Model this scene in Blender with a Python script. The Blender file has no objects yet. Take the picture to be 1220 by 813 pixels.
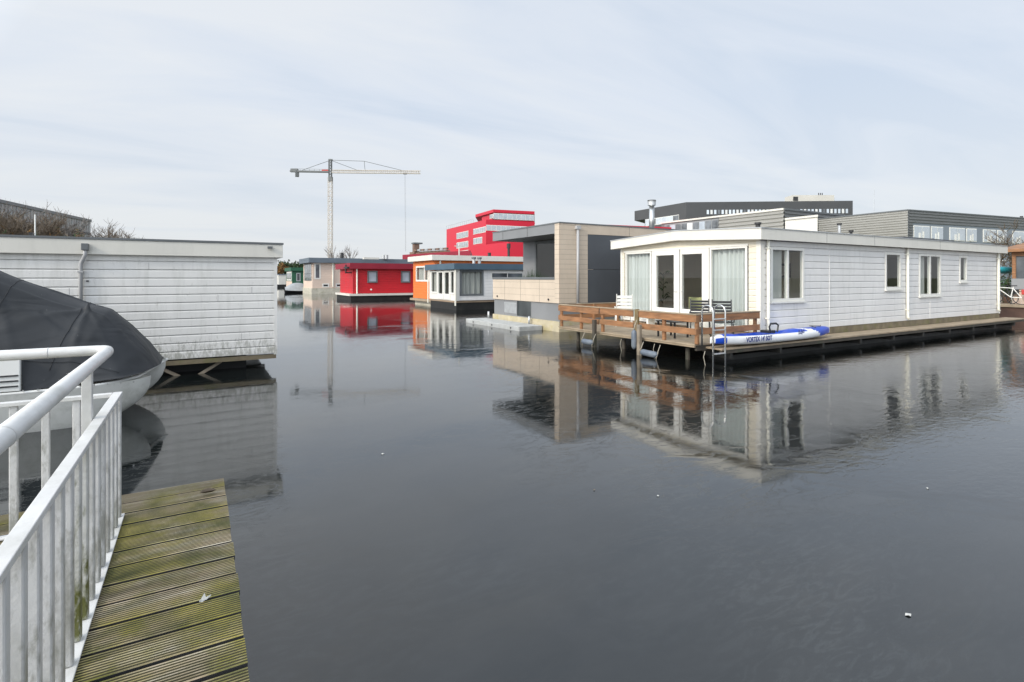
import bpy, bmesh, math, random
from mathutils import Vector
from math import radians as R, sin, cos, pi, sqrt
random.seed(7)
col = bpy.context.scene.collection
S = bpy.context.scene
# ---------------------------------------------------------------- survey of the place
# world: X runs along the houseboats (away to the right), Y along the canal (away), Z up, water at 0
FOC, PX0, HOR, EYE = 638.0, 610.0, 331.0, 2.10
TH = math.atan(374/638.0); ct, st = cos(TH), sin(TH)
def w(xc, yc, z=0.0): return Vector((xc*ct+yc*st, -xc*st+yc*ct, z))
def G(px, py, z=0.0):
    yc = FOC*(EYE-z)/(py-HOR); return w((px-PX0)/FOC*yc, yc, z)
def at(px, yc, z=0.0): return w((px-PX0)/FOC*yc, yc, z)
def zof(py, yc): return EYE-(py-HOR)*yc/FOC
def on_u(px, u):            # y on the plane x = u
    r = (px-PX0)/FOC; yc = u/(st+r*ct); return yc*(ct-r*st)
def on_v(px, v):            # x on the plane y = v
    r = (px-PX0)/FOC; yc = v/(ct-r*st); return yc*(st+r*ct)
def depth(u, v): return u*st+v*ct
def zu(px, py, u): return zof(py, depth(u, on_u(px, u)))
def zv(px, py, v): return zof(py, depth(on_v(px, v), v))

# ---------------------------------------------------------------- materials
def newmat(name):
    m = bpy.data.materials.new(name); m.use_nodes = True
    nt = m.node_tree; nt.nodes.clear(); return m, nt
def N(nt, t, **kw):
    n = nt.nodes.new(t)
    for k, v in kw.items():
        if k.startswith('i_'):
            n.inputs[k[2:].replace('_', ' ')].default_value = v
        else: setattr(n, k, v)
    return n
def ramp(nt, fac, stops):
    r = N(nt, 'ShaderNodeValToRGB'); e = r.color_ramp.elements
    while len(e) < len(stops): e.new(0.5)
    for i, (p, c) in enumerate(stops):
        e[i].position = p; e[i].color = (c, c, c, 1) if isinstance(c, (int, float)) else (*c, 1)
    nt.links.new(fac, r.inputs[0]); return r
def mixc(nt, fac, a, b, mode='MIX'):
    m = N(nt, 'ShaderNodeMix', data_type='RGBA', blend_type=mode)
    if isinstance(fac, (int, float)): m.inputs[0].default_value = fac
    else: nt.links.new(fac, m.inputs[0])
    for s, x in ((6, a), (7, b)):
        if isinstance(x, tuple): m.inputs[s].default_value = (*x, 1)
        else: nt.links.new(x, m.inputs[s])
    return m.outputs[2]
def paint(name, c, rough=.5, var=.10, scale=1.2, dirt=None, dirt_amt=.35, streak=False, zd=None, bump=.0, bscale=60, metal=0, spec=.5, grain=None):
    """painted / plain surface with uneven tone, optional stains"""
    m, nt = newmat(name); L = nt.links.new
    tc = N(nt, 'ShaderNodeTexCoord'); out = N(nt, 'ShaderNodeOutputMaterial')
    b = N(nt, 'ShaderNodeBsdfPrincipled'); b.inputs['Metallic'].default_value = metal
    b.inputs['Specular IOR Level'].default_value = spec
    n1 = N(nt, 'ShaderNodeTexNoise'); n1.inputs['Scale'].default_value = scale; n1.inputs['Detail'].default_value = 6
    mp = N(nt, 'ShaderNodeMapping')
    if grain: mp.inputs['Scale'].default_value = grain
    L(tc.outputs['Object'], mp.inputs[0]); L(mp.outputs[0], n1.inputs['Vector'])
    r1 = ramp(nt, n1.outputs[0], [(.3, tuple(x*(1-var) for x in c)), (.7, tuple(min(1, x*(1+var)) for x in c))])
    colr = r1.outputs[0]
    if dirt:
        n2 = N(nt, 'ShaderNodeTexNoise'); n2.inputs['Scale'].default_value = 2.2; n2.inputs['Detail'].default_value = 8
        n2.inputs['Roughness'].default_value = .65
        m2 = N(nt, 'ShaderNodeMapping'); m2.inputs['Scale'].default_value = (3, 3, .5) if streak else (1, 1, 1)
        L(tc.outputs['Object'], m2.inputs[0]); L(m2.outputs[0], n2.inputs['Vector'])
        r2 = ramp(nt, n2.outputs[0], [(.50, 0.0), (.74, dirt_amt)])
        colr = mixc(nt, r2.outputs[0], colr, dirt)
    if zd:
        sz = N(nt, 'ShaderNodeSeparateXYZ'); L(tc.outputs['Object'], sz.inputs[0])
        zr = N(nt, 'ShaderNodeMapRange'); L(sz.outputs[2], zr.inputs[0]); zr.inputs[1].default_value = zd[1]; zr.inputs[2].default_value = zd[0]
        n5 = N(nt, 'ShaderNodeTexNoise'); n5.inputs['Scale'].default_value = zd[4]; n5.inputs['Detail'].default_value = 9; n5.inputs['Roughness'].default_value = .7
        m5 = N(nt, 'ShaderNodeMapping'); m5.inputs['Scale'].default_value = (2.2, 2.2, .8); L(tc.outputs['Object'], m5.inputs[0]); L(m5.outputs[0], n5.inputs['Vector'])
        sm = N(nt, 'ShaderNodeMath', operation='MULTIPLY_ADD'); L(zr.outputs[0], sm.inputs[0]); sm.inputs[1].default_value = .22; L(n5.outputs[0], sm.inputs[2])
        r5 = ramp(nt, sm.outputs[0], [(.60, 0.0), (.76, zd[2])]); colr = mixc(nt, r5.outputs[0], colr, zd[3])
    L(colr, b.inputs['Base Color'])
    rr = ramp(nt, n1.outputs[0], [(.2, max(.02, rough-.08)), (.8, min(1, rough+.08))]); L(rr.outputs[0], b.inputs['Roughness'])
    if bump:
        n3 = N(nt, 'ShaderNodeTexNoise'); n3.inputs['Scale'].default_value = bscale; n3.inputs['Detail'].default_value = 4
        L(mp.outputs[0], n3.inputs['Vector'])
        bp = N(nt, 'ShaderNodeBump'); bp.inputs['Strength'].default_value = bump; bp.inputs['Distance'].default_value = .01
        L(n3.outputs[0], bp.inputs['Height']); L(bp.outputs[0], b.inputs['Normal'])
    L(b.outputs[0], out.inputs[0]); return m
def emit_none(): pass
M = {}
M['white'] = paint('white_paint', (.73, .71, .65), .45, .04, dirt=(.42, .40, .33), dirt_amt=.25, streak=True)
M['white_side'] = paint('white_siding', (.74, .73, .71), .42, .04, dirt=(.48, .48, .45), dirt_amt=.35, streak=True)
M['cream'] = paint('cream_siding', (.73, .675, .55), .45, .04, dirt=(.5, .46, .36), dirt_amt=.25, streak=True)
M['fascia'] = paint('fascia_panel', (.68, .66, .595), .5, .04, dirt=(.50, .49, .44), dirt_amt=.3, streak=True)
M['old_white'] = paint('weathered_white_siding', (.74, .73, .70), .5, .05, dirt=(.40, .40, .35), dirt_amt=.35, streak=True, zd=(.36, .95, .55, (.17, .17, .12), 7))
M['pipe'] = paint('cream_pipe', (.80, .78, .68), .4, .05)
M['pipe_grey'] = paint('grey_pipe', (.42, .42, .42), .4, .08)
M['pvc'] = paint('white_upvc', (.74, .73, .68), .3, .02)
M['rail'] = paint('railing_paint', (.66, .66, .65), .38, .06, 6, dirt=(.32, .32, .27), dirt_amt=.6, bump=.15, bscale=40)
M['baluster'] = paint('baluster_paint', (.60, .60, .595), .42, .09, 6, dirt=(.22, .22, .19), dirt_amt=.7, zd=(.0, .9, .8, (.26, .26, .23), 9), bump=.2, bscale=50)
M['mossy'] = paint('mossy_baluster_paint', (.56, .56, .54), .5, .1, 8, dirt=(.25, .25, .18), dirt_amt=.8, zd=(.15, .60, 1.0, (.11, .115, .03), 7), bump=.3, bscale=50)
M['dark'] = paint('bitumen_and_gap_shade', (.035, .036, .038), .7, .2)  # black float coating; on deck board sides it is painted gap shade
M['hull'] = paint('wet_concrete_hull', (.014, .014, .013), .6, .35, 3, dirt=(.035, .035, .028), dirt_amt=.6)
M['hull_yellow'] = paint('algae_concrete', (.48, .42, .29), .6, .15, 2, dirt=(.36, .29, .06), dirt_amt=.7)
M['hull_pale'] = paint('pale_concrete', (.52, .49, .40), .7, .15, 2, dirt=(.22, .21, .12), dirt_amt=.7)
M['roofing'] = paint('roof_felt', (.12, .12, .125), .8, .2, 2)
M['trim_grey'] = paint('grey_metal_trim', (.13, .14, .145), .45, .1)
M['beige'] = paint('beige_cladding', (.56, .47, .37), .6, .06, 1.5, dirt=(.42, .34, .26), dirt_amt=.3, streak=True)
M['anthracite'] = paint('anthracite_panel', (.075, .082, .092), .5, .08)
M['greypanel'] = paint('grey_panel', (.21, .215, .22), .5, .06)
M['groove'] = paint('dark_joint', (.06, .055, .05), .8, .1)  # dark colour of panel joints and board seams
M['orange'] = paint('orange_boards', (.70, .18, .035), .5, .06, dirt=(.5, .14, .04), dirt_amt=.3)
M['bluegrey'] = paint('blue_grey_fascia', (.065, .11, .15), .45, .08)
M['red'] = paint('red_boards', (.50, .011, .020), .48, .10, dirt=(.36, .02, .03), dirt_amt=.4, streak=True)
M['darkred'] = paint('dark_red_fascia', (.26, .012, .03), .45, .08)
M['redpanel'] = paint('red_cladding', (.56, .012, .036), .45, .06, .1)
M['green'] = paint('green_boards', (.02, .105, .055), .5, .12)
M['palebeige'] = paint('pale_beige_boards', (.68, .54, .44), .6, .05)
M['slate'] = paint('slate_fascia', (.13, .16, .19), .5, .08)
M['wood'] = paint('stained_timber', (.29, .14, .062), .62, .32, 2.5, dirt=(.14, .09, .05), dirt_amt=.55, bump=.4, bscale=30, grain=(1, 1, 6))
M['woodpost'] = paint('algae_timber', (.20, .145, .075), .7, .3, 5, dirt=(.14, .13, .03), dirt_amt=.8, bump=.4, bscale=30)
M['plank'] = paint('weathered_plank', (.33, .26, .18), .75, .2, 3, dirt=(.20, .17, .11), dirt_amt=.7, bump=.3, bscale=40)
M['mossboard'] = paint('mossy_plinth_board', (.17, .14, .09), .8, .3, 4, dirt=(.13, .14, .03), dirt_amt=.9, bump=.3)
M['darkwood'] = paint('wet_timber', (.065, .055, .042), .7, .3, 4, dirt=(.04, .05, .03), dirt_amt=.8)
M['brace'] = paint('brace_timber', (.24, .20, .15), .7, .25, 5)
M['concrete'] = paint('pontoon_concrete', (.40, .41, .40), .75, .15, 3, dirt=(.22, .22, .19), dirt_amt=.6, bump=.3)
M['steel'] = paint('stainless_steel', (.62, .62, .60), .28, .05, metal=1)
M['galv'] = paint('galvanised_steel', (.55, .56, .56), .4, .1, 6, metal=.7)
M['blackplastic'] = paint('black_plastic', (.022, .023, .025), .45, .1)
M['whiteplastic'] = paint('white_plastic', (.80, .80, .76), .4, .04)
M['fender'] = paint('grey_fender', (.12, .145, .18), .45, .15, 4, dirt=(.26, .27, .25), dirt_amt=.5)
M['rope'] = paint('mooring_rope', (.34, .31, .25), .9, .2, 20)
M['kwhite'] = paint('kayak_white', (.82, .83, .84), .28, .03)
M['kblue'] = paint('kayak_blue', (.012, .07, .50), .3, .06)
M['knavy'] = paint('lettering_navy', (.02, .04, .20), .5, .05)
M['khull'] = paint('boat_gelcoat', (.66, .66, .62), .3, .08, 2, dirt=(.26, .26, .20), dirt_amt=.6)
M['rubber'] = paint('rub_strake', (.72, .72, .69), .5, .05)
M['curtain'] = paint('curtain_voile', (.56, .58, .57), .9, .04)
M['drape'] = paint('grey_drape', (.44, .43, .40), .9, .06)
M['sofa'] = paint('sofa_fabric', (.09, .09, .085), .9, .1)
M['cushion'] = paint('olive_cushion', (.46, .46, .22), .9, .1)
M['room'] = paint('room_plaster', (.82, .78, .70), .8, .05)
M['roomfloor'] = paint('room_floor', (.34, .25, .17), .5, .1)
M['leaf'] = paint('houseplant_leaf', (.04, .09, .03), .5, .3, 8)
M['bark'] = paint('bare_branches', (.13, .10, .07), .9, .25, 4)
M['bark2'] = paint('grey_twigs', (.22, .20, .18), .9, .2, 4)
M['brick'] = paint('brown_brick', (.19, .12, .09), .8, .2, .5)
M['cladgrey'] = paint('grey_cladding', (.26, .27, .275), .5, .08, .3)
M['cladlight'] = paint('light_grey_cladding', (.40, .41, .41), .5, .06, .3)
M['claddark'] = paint('dark_cladding', (.062, .064, .066), .5, .12, .2)
M['corr'] = paint('corrugated_steel', (.31, .305, .28), .4, .06, .3)
M['corrdark'] = paint('corrugated_steel_dark', (.14, .145, .145), .4, .06, .3)
M['bluepanel'] = paint('blue_grey_panel', (.20, .23, .26), .5, .06, .3)
M['pale'] = paint('pale_render', (.56, .54, .48), .7, .05, .4)
M['blind'] = paint('window_blind', (.66, .67, .66), .7, .06, 2)
M['yellowsteel'] = paint('crane_steel', (.60, .55, .48), .5, .1, .5)
M['cranered'] = paint('crane_red', (.50, .05, .04), .5, .1, .5)
M['craneblack'] = paint('crane_ballast', (.16, .17, .17), .7, .1, .5)
M['cyan'] = paint('cyan_tarp', (.03, .30, .36), .5, .1)
M['rust'] = paint('rusty_hull', (.10, .055, .04), .7, .3, 2)
M['grass'] = paint('bank_grass', (.07, .09, .03), .95, .35, .8, bump=.5, bscale=8)
M['autumn'] = paint('autumn_leaf', (.24, .13, .04), .9, .3, 4)
M['ever'] = paint('evergreen_leaf', (.045, .075, .03), .9, .3, 4)
M['mud'] = paint('canal_bed', (.05, .045, .03), .95, .3, .5)
M['feather'] = paint('white_feather', (.52, .52, .49), .9, .05)
M['tarp'] = paint('grey_tarp', (.32, .34, .35), .6, .15, 2)
M['ventblack'] = paint('vent_black', (.03, .03, .03), .5, .1)

def glass(name, tint=(.9, .93, .92), opaque=False, base=(.03, .035, .036), rough=.03, ior=1.5):
    m, nt = newmat(name); L = nt.links.new; out = N(nt, 'ShaderNodeOutputMaterial')
    if opaque:
        b = N(nt, 'ShaderNodeBsdfPrincipled'); b.inputs['Base Color'].default_value = (*base, 1)
        b.inputs['Roughness'].default_value = rough; b.inputs['IOR'].default_value = ior
        tc = N(nt, 'ShaderNodeTexCoord'); n = N(nt, 'ShaderNodeTexNoise'); n.inputs['Scale'].default_value = .8
        L(tc.outputs['Object'], n.inputs['Vector'])
        r = ramp(nt, n.outputs[0], [(.35, tuple(x*.5 for x in base)), (.65, tuple(x*1.7 for x in base))]); L(r.outputs[0], b.inputs['Base Color'])
        L(b.outputs[0], out.inputs[0]); return m
    t = N(nt, 'ShaderNodeBsdfTransparent'); t.inputs[0].default_value = (*tint, 1)
    g = N(nt, 'ShaderNodeBsdfGlossy'); g.inputs['Roughness'].default_value = .01
    f = N(nt, 'ShaderNodeFresnel'); ge = N(nt, 'ShaderNodeNewGeometry'); mr = N(nt, 'ShaderNodeMapRange')
    mr.inputs[3].default_value = 1.48; mr.inputs[4].default_value = 1/1.48; L(ge.outputs['Backfacing'], mr.inputs[0]); L(mr.outputs[0], f.inputs[0])
    mx = N(nt, 'ShaderNodeMixShader'); L(f.outputs[0], mx.inputs[0]); L(t.outputs[0], mx.inputs[1]); L(g.outputs[0], mx.inputs[2])
    L(mx.outputs[0], out.inputs[0]); return m
M['glass'] = glass('window_glass')
M['darkglass'] = glass('dark_window_glass', opaque=True)
M['skyglass'] = paint('coated_office_glazing', (.66, .70, .72), .14, .12, .6, metal=.9)
M['frosted'] = paint('frosted_glass', (.40, .45, .50), .2, .12, 1.5)
M['farglass'] = glass('far_window_glass', opaque=True, base=(.10, .11, .12), rough=.08, ior=1.7)

def deck_mat():
    m, nt = newmat('grooved_mossy_decking'); L = nt.links.new
    out = N(nt, 'ShaderNodeOutputMaterial'); b = N(nt, 'ShaderNodeBsdfPrincipled'); b.inputs['Roughness'].default_value = .75
    tc = N(nt, 'ShaderNodeTexCoord')
    vm = N(nt, 'ShaderNodeMapping'); vm.inputs['Scale'].default_value = (1.3, 9, 1); L(tc.outputs['Object'], vm.inputs[0])
    n1 = N(nt, 'ShaderNodeTexNoise'); n1.inputs['Scale'].default_value = 2.0; n1.inputs['Detail'].default_value = 8; L(vm.outputs[0], n1.inputs['Vector'])
    wood = ramp(nt, n1.outputs[0], [(.25, (.19, .145, .09)), (.5, (.37, .295, .195)), (.75, (.56, .51, .41))]).outputs[0]
    # whole boards differ in tone
    sx = N(nt, 'ShaderNodeSeparateXYZ'); L(tc.outputs['Object'], sx.inputs[0])
    dv = N(nt, 'ShaderNodeMath', operation='DIVIDE'); L(sx.outputs[1], dv.inputs[0]); dv.inputs[1].default_value = .1862
    fl = N(nt, 'ShaderNodeMath', operation='FLOOR'); L(dv.outputs[0], fl.inputs[0])
    wn = N(nt, 'ShaderNodeTexWhiteNoise', noise_dimensions='1D'); L(fl.outputs[0], wn.inputs['W'])
    tone = ramp(nt, wn.outputs[0], [(0, .72), (1, 1.2)])
    wood = mixc(nt, 1.0, wood, tone.outputs[0], 'MULTIPLY')
    # green algae, thick in broad patches, thin towards the far dry end
    n2 = N(nt, 'ShaderNodeTexNoise'); n2.inputs['Scale'].default_value = 2.1; n2.inputs['Detail'].default_value = 10; n2.inputs['Roughness'].default_value = .68
    L(tc.outputs['Object'], n2.inputs['Vector'])
    mr = N(nt, 'ShaderNodeMapRange'); L(sx.outputs[1], mr.inputs[0]); mr.inputs[1].default_value = 4.45; mr.inputs[2].default_value = 3.4; mr.inputs[3].default_value = -.30; mr.inputs[4].default_value = .10
    mr2 = N(nt, 'ShaderNodeMapRange'); L(sx.outputs[0], mr2.inputs[0]); mr2.inputs[1].default_value = .17; mr2.inputs[2].default_value = -.40; mr2.inputs[3].default_value = -.05; mr2.inputs[4].default_value = .14
    ad = N(nt, 'ShaderNodeMath', operation='ADD'); L(n2.outputs[0], ad.inputs[0]); L(mr.outputs[0], ad.inputs[1])
    ad2 = N(nt, 'ShaderNodeMath', operation='ADD'); L(ad.outputs[0], ad2.inputs[0]); L(mr2.outputs[0], ad2.inputs[1])
    al = ramp(nt, ad2.outputs[0], [(.47, 0.0), (.64, .92)])
    n4 = N(nt, 'ShaderNodeTexNoise'); n4.inputs['Scale'].default_value = 5; n4.inputs['Detail'].default_value = 6; L(tc.outputs['Object'], n4.inputs['Vector'])
    ac = ramp(nt, n4.outputs[0], [(.35, (.095, .105, .012)), (.65, (.30, .26, .03))])
    c = mixc(nt, al.outputs[0], wood, ac.outputs[0])
    L(c, b.inputs['Base Color'])
    n3 = N(nt, 'ShaderNodeTexNoise'); n3.inputs['Scale'].default_value = 30; L(vm.outputs[0], n3.inputs['Vector'])
    bp = N(nt, 'ShaderNodeBump'); bp.inputs['Strength'].default_value = .4; bp.inputs['Distance'].default_value = .004
    L(n3.outputs[0], bp.inputs['Height']); L(bp.outputs[0], b.inputs['Normal'])
    L(b.outputs[0], out.inputs[0]); return m
M['deck'] = deck_mat()
M['deckgroove'] = paint('groove_shade', (.095, .088, .052), .9, .3, 5)  # shade of the deck grooves put into their colour so ribs show

def cover_mat():
    m, nt = newmat('boat_cover_canvas'); L = nt.links.new
    out = N(nt, 'ShaderNodeOutputMaterial'); b = N(nt, 'ShaderNodeBsdfPrincipled'); b.inputs['Roughness'].default_value = .62
    tc = N(nt, 'ShaderNodeTexCoord')
    n = N(nt, 'ShaderNodeTexNoise'); n.inputs['Scale'].default_value = 1.6; n.inputs['Detail'].default_value = 8; L(tc.outputs['Object'], n.inputs['Vector'])
    r = ramp(nt, n.outputs[0], [(.3, (.012, .0145, .017)), (.7, (.027, .030, .034))])
    v = N(nt, 'ShaderNodeTexVoronoi'); v.inputs['Scale'].default_value = 9; L(tc.outputs['Object'], v.inputs['Vector'])
    sp = ramp(nt, v.outputs['Distance'], [(.035, .7), (.055, 0.0)])
    L(mixc(nt, sp.outputs[0], r.outputs[0], (.22, .22, .20)), b.inputs['Base Color'])
    mp = N(nt, 'ShaderNodeMapping'); mp.inputs['Scale'].default_value = (.7, 1.1, 1.5); mp.inputs['Rotation'].default_value = (.3, .5, .2); L(tc.outputs['Object'], mp.inputs[0])
    n2 = N(nt, 'ShaderNodeTexNoise'); n2.inputs['Scale'].default_value = 1.2; n2.inputs['Detail'].default_value = 2.5; n2.inputs['Distortion'].default_value = .9; L(mp.outputs[0], n2.inputs['Vector'])
    bp = N(nt, 'ShaderNodeBump'); bp.inputs['Strength'].default_value = .7; bp.inputs['Distance'].default_value = .14
    L(n2.outputs[0], bp.inputs['Height']); L(bp.outputs[0], b.inputs['Normal'])
    L(b.outputs[0], out.inputs[0]); return m
M['cover'] = cover_mat()

def water_mat():
    m, nt = newmat('canal_water'); L = nt.links.new
    out = N(nt, 'ShaderNodeOutputMaterial'); b = N(nt, 'ShaderNodeBsdfPrincipled')
    b.inputs['IOR'].default_value = 1.80
    tc = N(nt, 'ShaderNodeTexCoord')
    def noise(scale, detail, sc=(1, 1, 1), rot=0, dist=0, rough=.5):
        mp = N(nt, 'ShaderNodeMapping'); mp.inputs['Scale'].default_value = sc; mp.inputs['Rotation'].default_value = (0, 0, rot)
        L(tc.outputs['Object'], mp.inputs[0])
        n = N(nt, 'ShaderNodeTexNoise'); n.inputs['Scale'].default_value = scale; n.inputs['Detail'].default_value = detail
        n.inputs['Distortion'].default_value = dist; n.inputs['Roughness'].default_value = rough
        L(mp.outputs[0], n.inputs['Vector']); return n.outputs[0]
    def math_(op, a, b_):
        x = N(nt, 'ShaderNodeMath', operation=op)
        for i, q in enumerate((a, b_)):
            if isinstance(q, (int, float)): x.inputs[i].default_value = q
            else: L(q, x.inputs[i])
        return x.outputs[0]
    # thin ice over most of the basin, wind-rippled open water in ragged lanes
    sx = N(nt, 'ShaderNodeSeparateXYZ'); L(tc.outputs['Object'], sx.inputs[0])
    mx = math_('SUBTRACT', sx.outputs[0], math_('MULTIPLY', sx.outputs[1], .10))
    rmp = N(nt, 'ShaderNodeMapRange'); L(mx, rmp.inputs[0]); rmp.inputs[1].default_value = 3.0; rmp.inputs[2].default_value = 7.5
    rmp.inputs[3].default_value = -.16; rmp.inputs[4].default_value = .12
    big = noise(.16, 5, (1, 1, 1), .3, .6)
    mask = ramp(nt, math_('ADD', big, rmp.outputs[0]), [(.47, 0.0), (.53, 1.0)]).outputs[0]
    rip = noise(5.5, 3, (1, 2.4, 1), -.53, .5, .55)
    rip2 = noise(1.1, 3, (1, 1.8, 1), -.4, .3)
    sw = noise(.55, 2, (1, 1.4, 1), .2, .3)
    crease = noise(1.5, 7, (1, 3, 1), .35, 2.2, .62)
    a1 = math_('MULTIPLY', math_('MULTIPLY', rip, .0030), mask)
    a2 = math_('MULTIPLY', math_('MULTIPLY', rip2, .0060), mask)
    h = math_('ADD', math_('ADD', a1, a2), math_('MULTIPLY', sw, .0028))
    inv = math_('SUBTRACT', 1.0, mask)
    crk = noise(.75, 9, (1, 2.2, 1), -.25, 3.0, .7)
    ridge = ramp(nt, crk, [(.485, 0.0), (.50, 1.0), (.515, 0.0)]).outputs[0]
    h = math_('ADD', h, math_('MULTIPLY', math_('MULTIPLY', crease, .00035), inv))
    h = math_('ADD', h, math_('MULTIPLY', math_('MULTIPLY', ridge, .00010), inv))
    fine = noise(14, 4, (1, 3.0, 1), .25, 1.5, .6)
    h = math_('ADD', h, math_('MULTIPLY', math_('MULTIPLY', fine, .00005), inv))
    bp = N(nt, 'ShaderNodeBump'); bp.inputs['Strength'].default_value = 1.0; bp.inputs['Distance'].default_value = 1.0
    L(h, bp.inputs['Height']); L(bp.outputs[0], b.inputs['Normal'])
    fr = noise(.9, 8, (1, 1.6, 1), .5, 1.2, .65)
    icec = ramp(nt, fr, [(.35, (.004, .006, .006)), (.75, (.013, .015, .015))]).outputs[0]
    strk = ramp(nt, noise(2.6, 9, (1, 3.4, 1), .42, 2.6, .68), [(.50, 0.0), (.60, .55), (.64, 0.0)]).outputs[0]
    patch = ramp(nt, noise(.35, 3, (1, 1, 1), 1.0, .4), [(.42, 0.0), (.62, 1.0)]).outputs[0]
    icec = mixc(nt, math_('MULTIPLY', strk, patch), icec, (.040, .046, .047))
    icec = mixc(nt, math_('MULTIPLY', ridge, .35), icec, (.004, .005, .005))
    L(mixc(nt, mask, icec, (.004, .005, .005)), b.inputs['Base Color'])
    ro = ramp(nt, fr, [(.3, .0), (.8, .01)]).outputs[0]
    L(mixc(nt, mask, ro, (.01, .03, .03)), b.inputs['Roughness'])
    L(b.outputs[0], out.inputs[0]); return m
M['water'] = water_mat()

# ---------------------------------------------------------------- mesh collector
class MB:
    def __init__(s, base=(0, 0, 0)): s.v = []; s.f = []; s.m = []
    def face(s, pts, mat):
        i = len(s.v); s.v += [tuple(p) for p in pts]; s.f.append(tuple(range(i, i+len(pts)))); s.m.append(mat)
    def box(s, a, b, mat):
        x0, x1 = sorted((a[0], b[0])); y0, y1 = sorted((a[1], b[1])); z0, z1 = sorted((a[2], b[2]))
        i = len(s.v)
        s.v += [(x0,y0,z0),(x1,y0,z0),(x1,y1,z0),(x0,y1,z0),(x0,y0,z1),(x1,y0,z1),(x1,y1,z1),(x0,y1,z1)]
        for q in ((0,3,2,1),(4,5,6,7),(0,1,5,4),(1,2,6,5),(2,3,7,6),(3,0,4,7)):
            s.f.append(tuple(i+k for k in q)); s.m.append(mat)
        return s
    def bar(s, a, b, wd, ht, mat, up=(0, 0, 1)):
        a = Vector(a); b = Vector(b); d = (b-a).normalized(); up = Vector(up)
        if abs(d.dot(up)) > .98: up = Vector((0, 1, 0))
        sd = d.cross(up).normalized()*wd/2; uu = sd.cross(d).normalized()*ht/2
        i = len(s.v)
        for p in (a, b):
            for q in (-sd-uu, sd-uu, sd+uu, -sd+uu): s.v.append(tuple(p+q))
        for q in ((0,1,2,3),(7,6,5,4),(0,4,5,1),(1,5,6,2),(2,6,7,3),(3,7,4,0)):
            s.f.append(tuple(i+k for k in q)); s.m.append(mat)
        return s
    def tube(s, pts, r, mat, n=10, caps=True):
        pts = [Vector(p) for p in pts]; rs = r if isinstance(r, (list, tuple)) else [r]*len(pts)
        i0 = len(s.v); prev = None
        for k, p in enumerate(pts):
            if k == 0: d = pts[1]-p
            elif k == len(pts)-1: d = p-pts[k-1]
            else: d = (pts[k+1]-p).normalized()+(p-pts[k-1]).normalized()
            d.normalize()
            if prev is None:
                a = Vector((0, 0, 1)) if abs(d.z) < .9 else Vector((1, 0, 0)); x = d.cross(a).normalized()
            else: x = (prev-d*prev.dot(d)).normalized()
            prev = x; y = d.cross(x)
            sc = 1.0
            if 0 < k < len(pts)-1:
                c = (pts[k+1]-p).normalized().dot((p-pts[k-1]).normalized()); sc = 1/max(.5, sqrt((1+c)/2)) if n > 5 else 1
            for j in range(n):
                t = 2*pi*j/n; s.v.append(tuple(p+(x*cos(t)+y*sin(t))*rs[k]*(sc if 0 else 1)))
        for k in range(len(pts)-1):
            for j in range(n):
                a = i0+k*n+j; b = i0+k*n+(j+1) % n; s.f.append((a, b, b+n, a+n)); s.m.append(mat)
        if caps:
            s.f.append(tuple(i0+j for j in range(n))[::-1]); s.m.append(mat)
            s.f.append(tuple(i0+(len(pts)-1)*n+j for j in range(n))); s.m.append(mat)
        return s
    def prism(s, poly, z0, z1, mat, top=None):
        n = len(poly); i = len(s.v)
        zt = z1 if isinstance(z1, (list, tuple)) else [z1]*n
        s.v += [(p[0], p[1], z0) for p in poly]+[(p[0], p[1], zt[k]) for k, p in enumerate(poly)]
        for k in range(n):
            s.f.append((i+k, i+(k+1) % n, i+n+(k+1) % n, i+n+k)); s.m.append(mat)
        s.f.append(tuple(i+k for k in range(n))[::-1]); s.m.append(mat)
        s.f.append(tuple(i+n+k for k in range(n))); s.m.append(top or mat)
        return s
    def grid(s, rows, mat, close=False):
        i = len(s.v); nr = len(rows); nc = len(rows[0])
        for r_ in rows: s.v += [tuple(p) for p in r_]
        for a in range(nr-1):
            for b in range(nc-1 if not close else nc):
                b2 = (b+1) % nc
                s.f.append((i+a*nc+b, i+a*nc+b2, i+(a+1)*nc+b2, i+(a+1)*nc+b)); s.m.append(mat(a, b) if callable(mat) else mat)
        return s
    def build(s, name, parent=None, smooth=False, bevel=0, label=None, kind=None, loc=None):
        me = bpy.data.meshes.new(name)
        root = parent
        while root is not None and root.parent is not None: root = root.parent
        off = Vector(root.location) if root is not None else (Vector(loc) if loc else Vector((0, 0, 0)))
        me.from_pydata([tuple(Vector(p)-off) for p in s.v], [], s.f)
        ml = []
        for m in s.m:
            if m not in ml: ml.append(m)
        for m in ml: me.materials.append(M[m])
        idx = {m: k for k, m in enumerate(ml)}
        me.polygons.foreach_set('material_index', [idx[m] for m in s.m])
        if smooth: me.polygons.foreach_set('use_smooth', [True]*len(s.f))
        bm = bmesh.new(); bm.from_mesh(me); bmesh.ops.recalc_face_normals(bm, faces=bm.faces); bm.to_mesh(me); bm.free()
        me.update()
        o = bpy.data.objects.new(name, me); col.objects.link(o)
        if parent is not None: o.parent = parent
        elif loc: o.location = loc
        if bevel:
            b = o.modifiers.new('bevel', 'BEVEL'); b.width = bevel; b.segments = 2; b.limit_method = 'ANGLE'; b.angle_limit = R(40)
        if label: o['label'] = label
        if kind: o['kind'] = kind
        return o
def thing(name, label, cat, loc, group=None):
    o = bpy.data.objects.new(name, None); col.objects.link(o); o.location = loc; o.empty_display_size = .3
    o['label'] = label; o['category'] = cat
    if group: o['group'] = group
    return o
def tag(o, label, cat, group=None):
    o['label'] = label; o['category'] = cat
    if group: o['group'] = group
    return o
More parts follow.
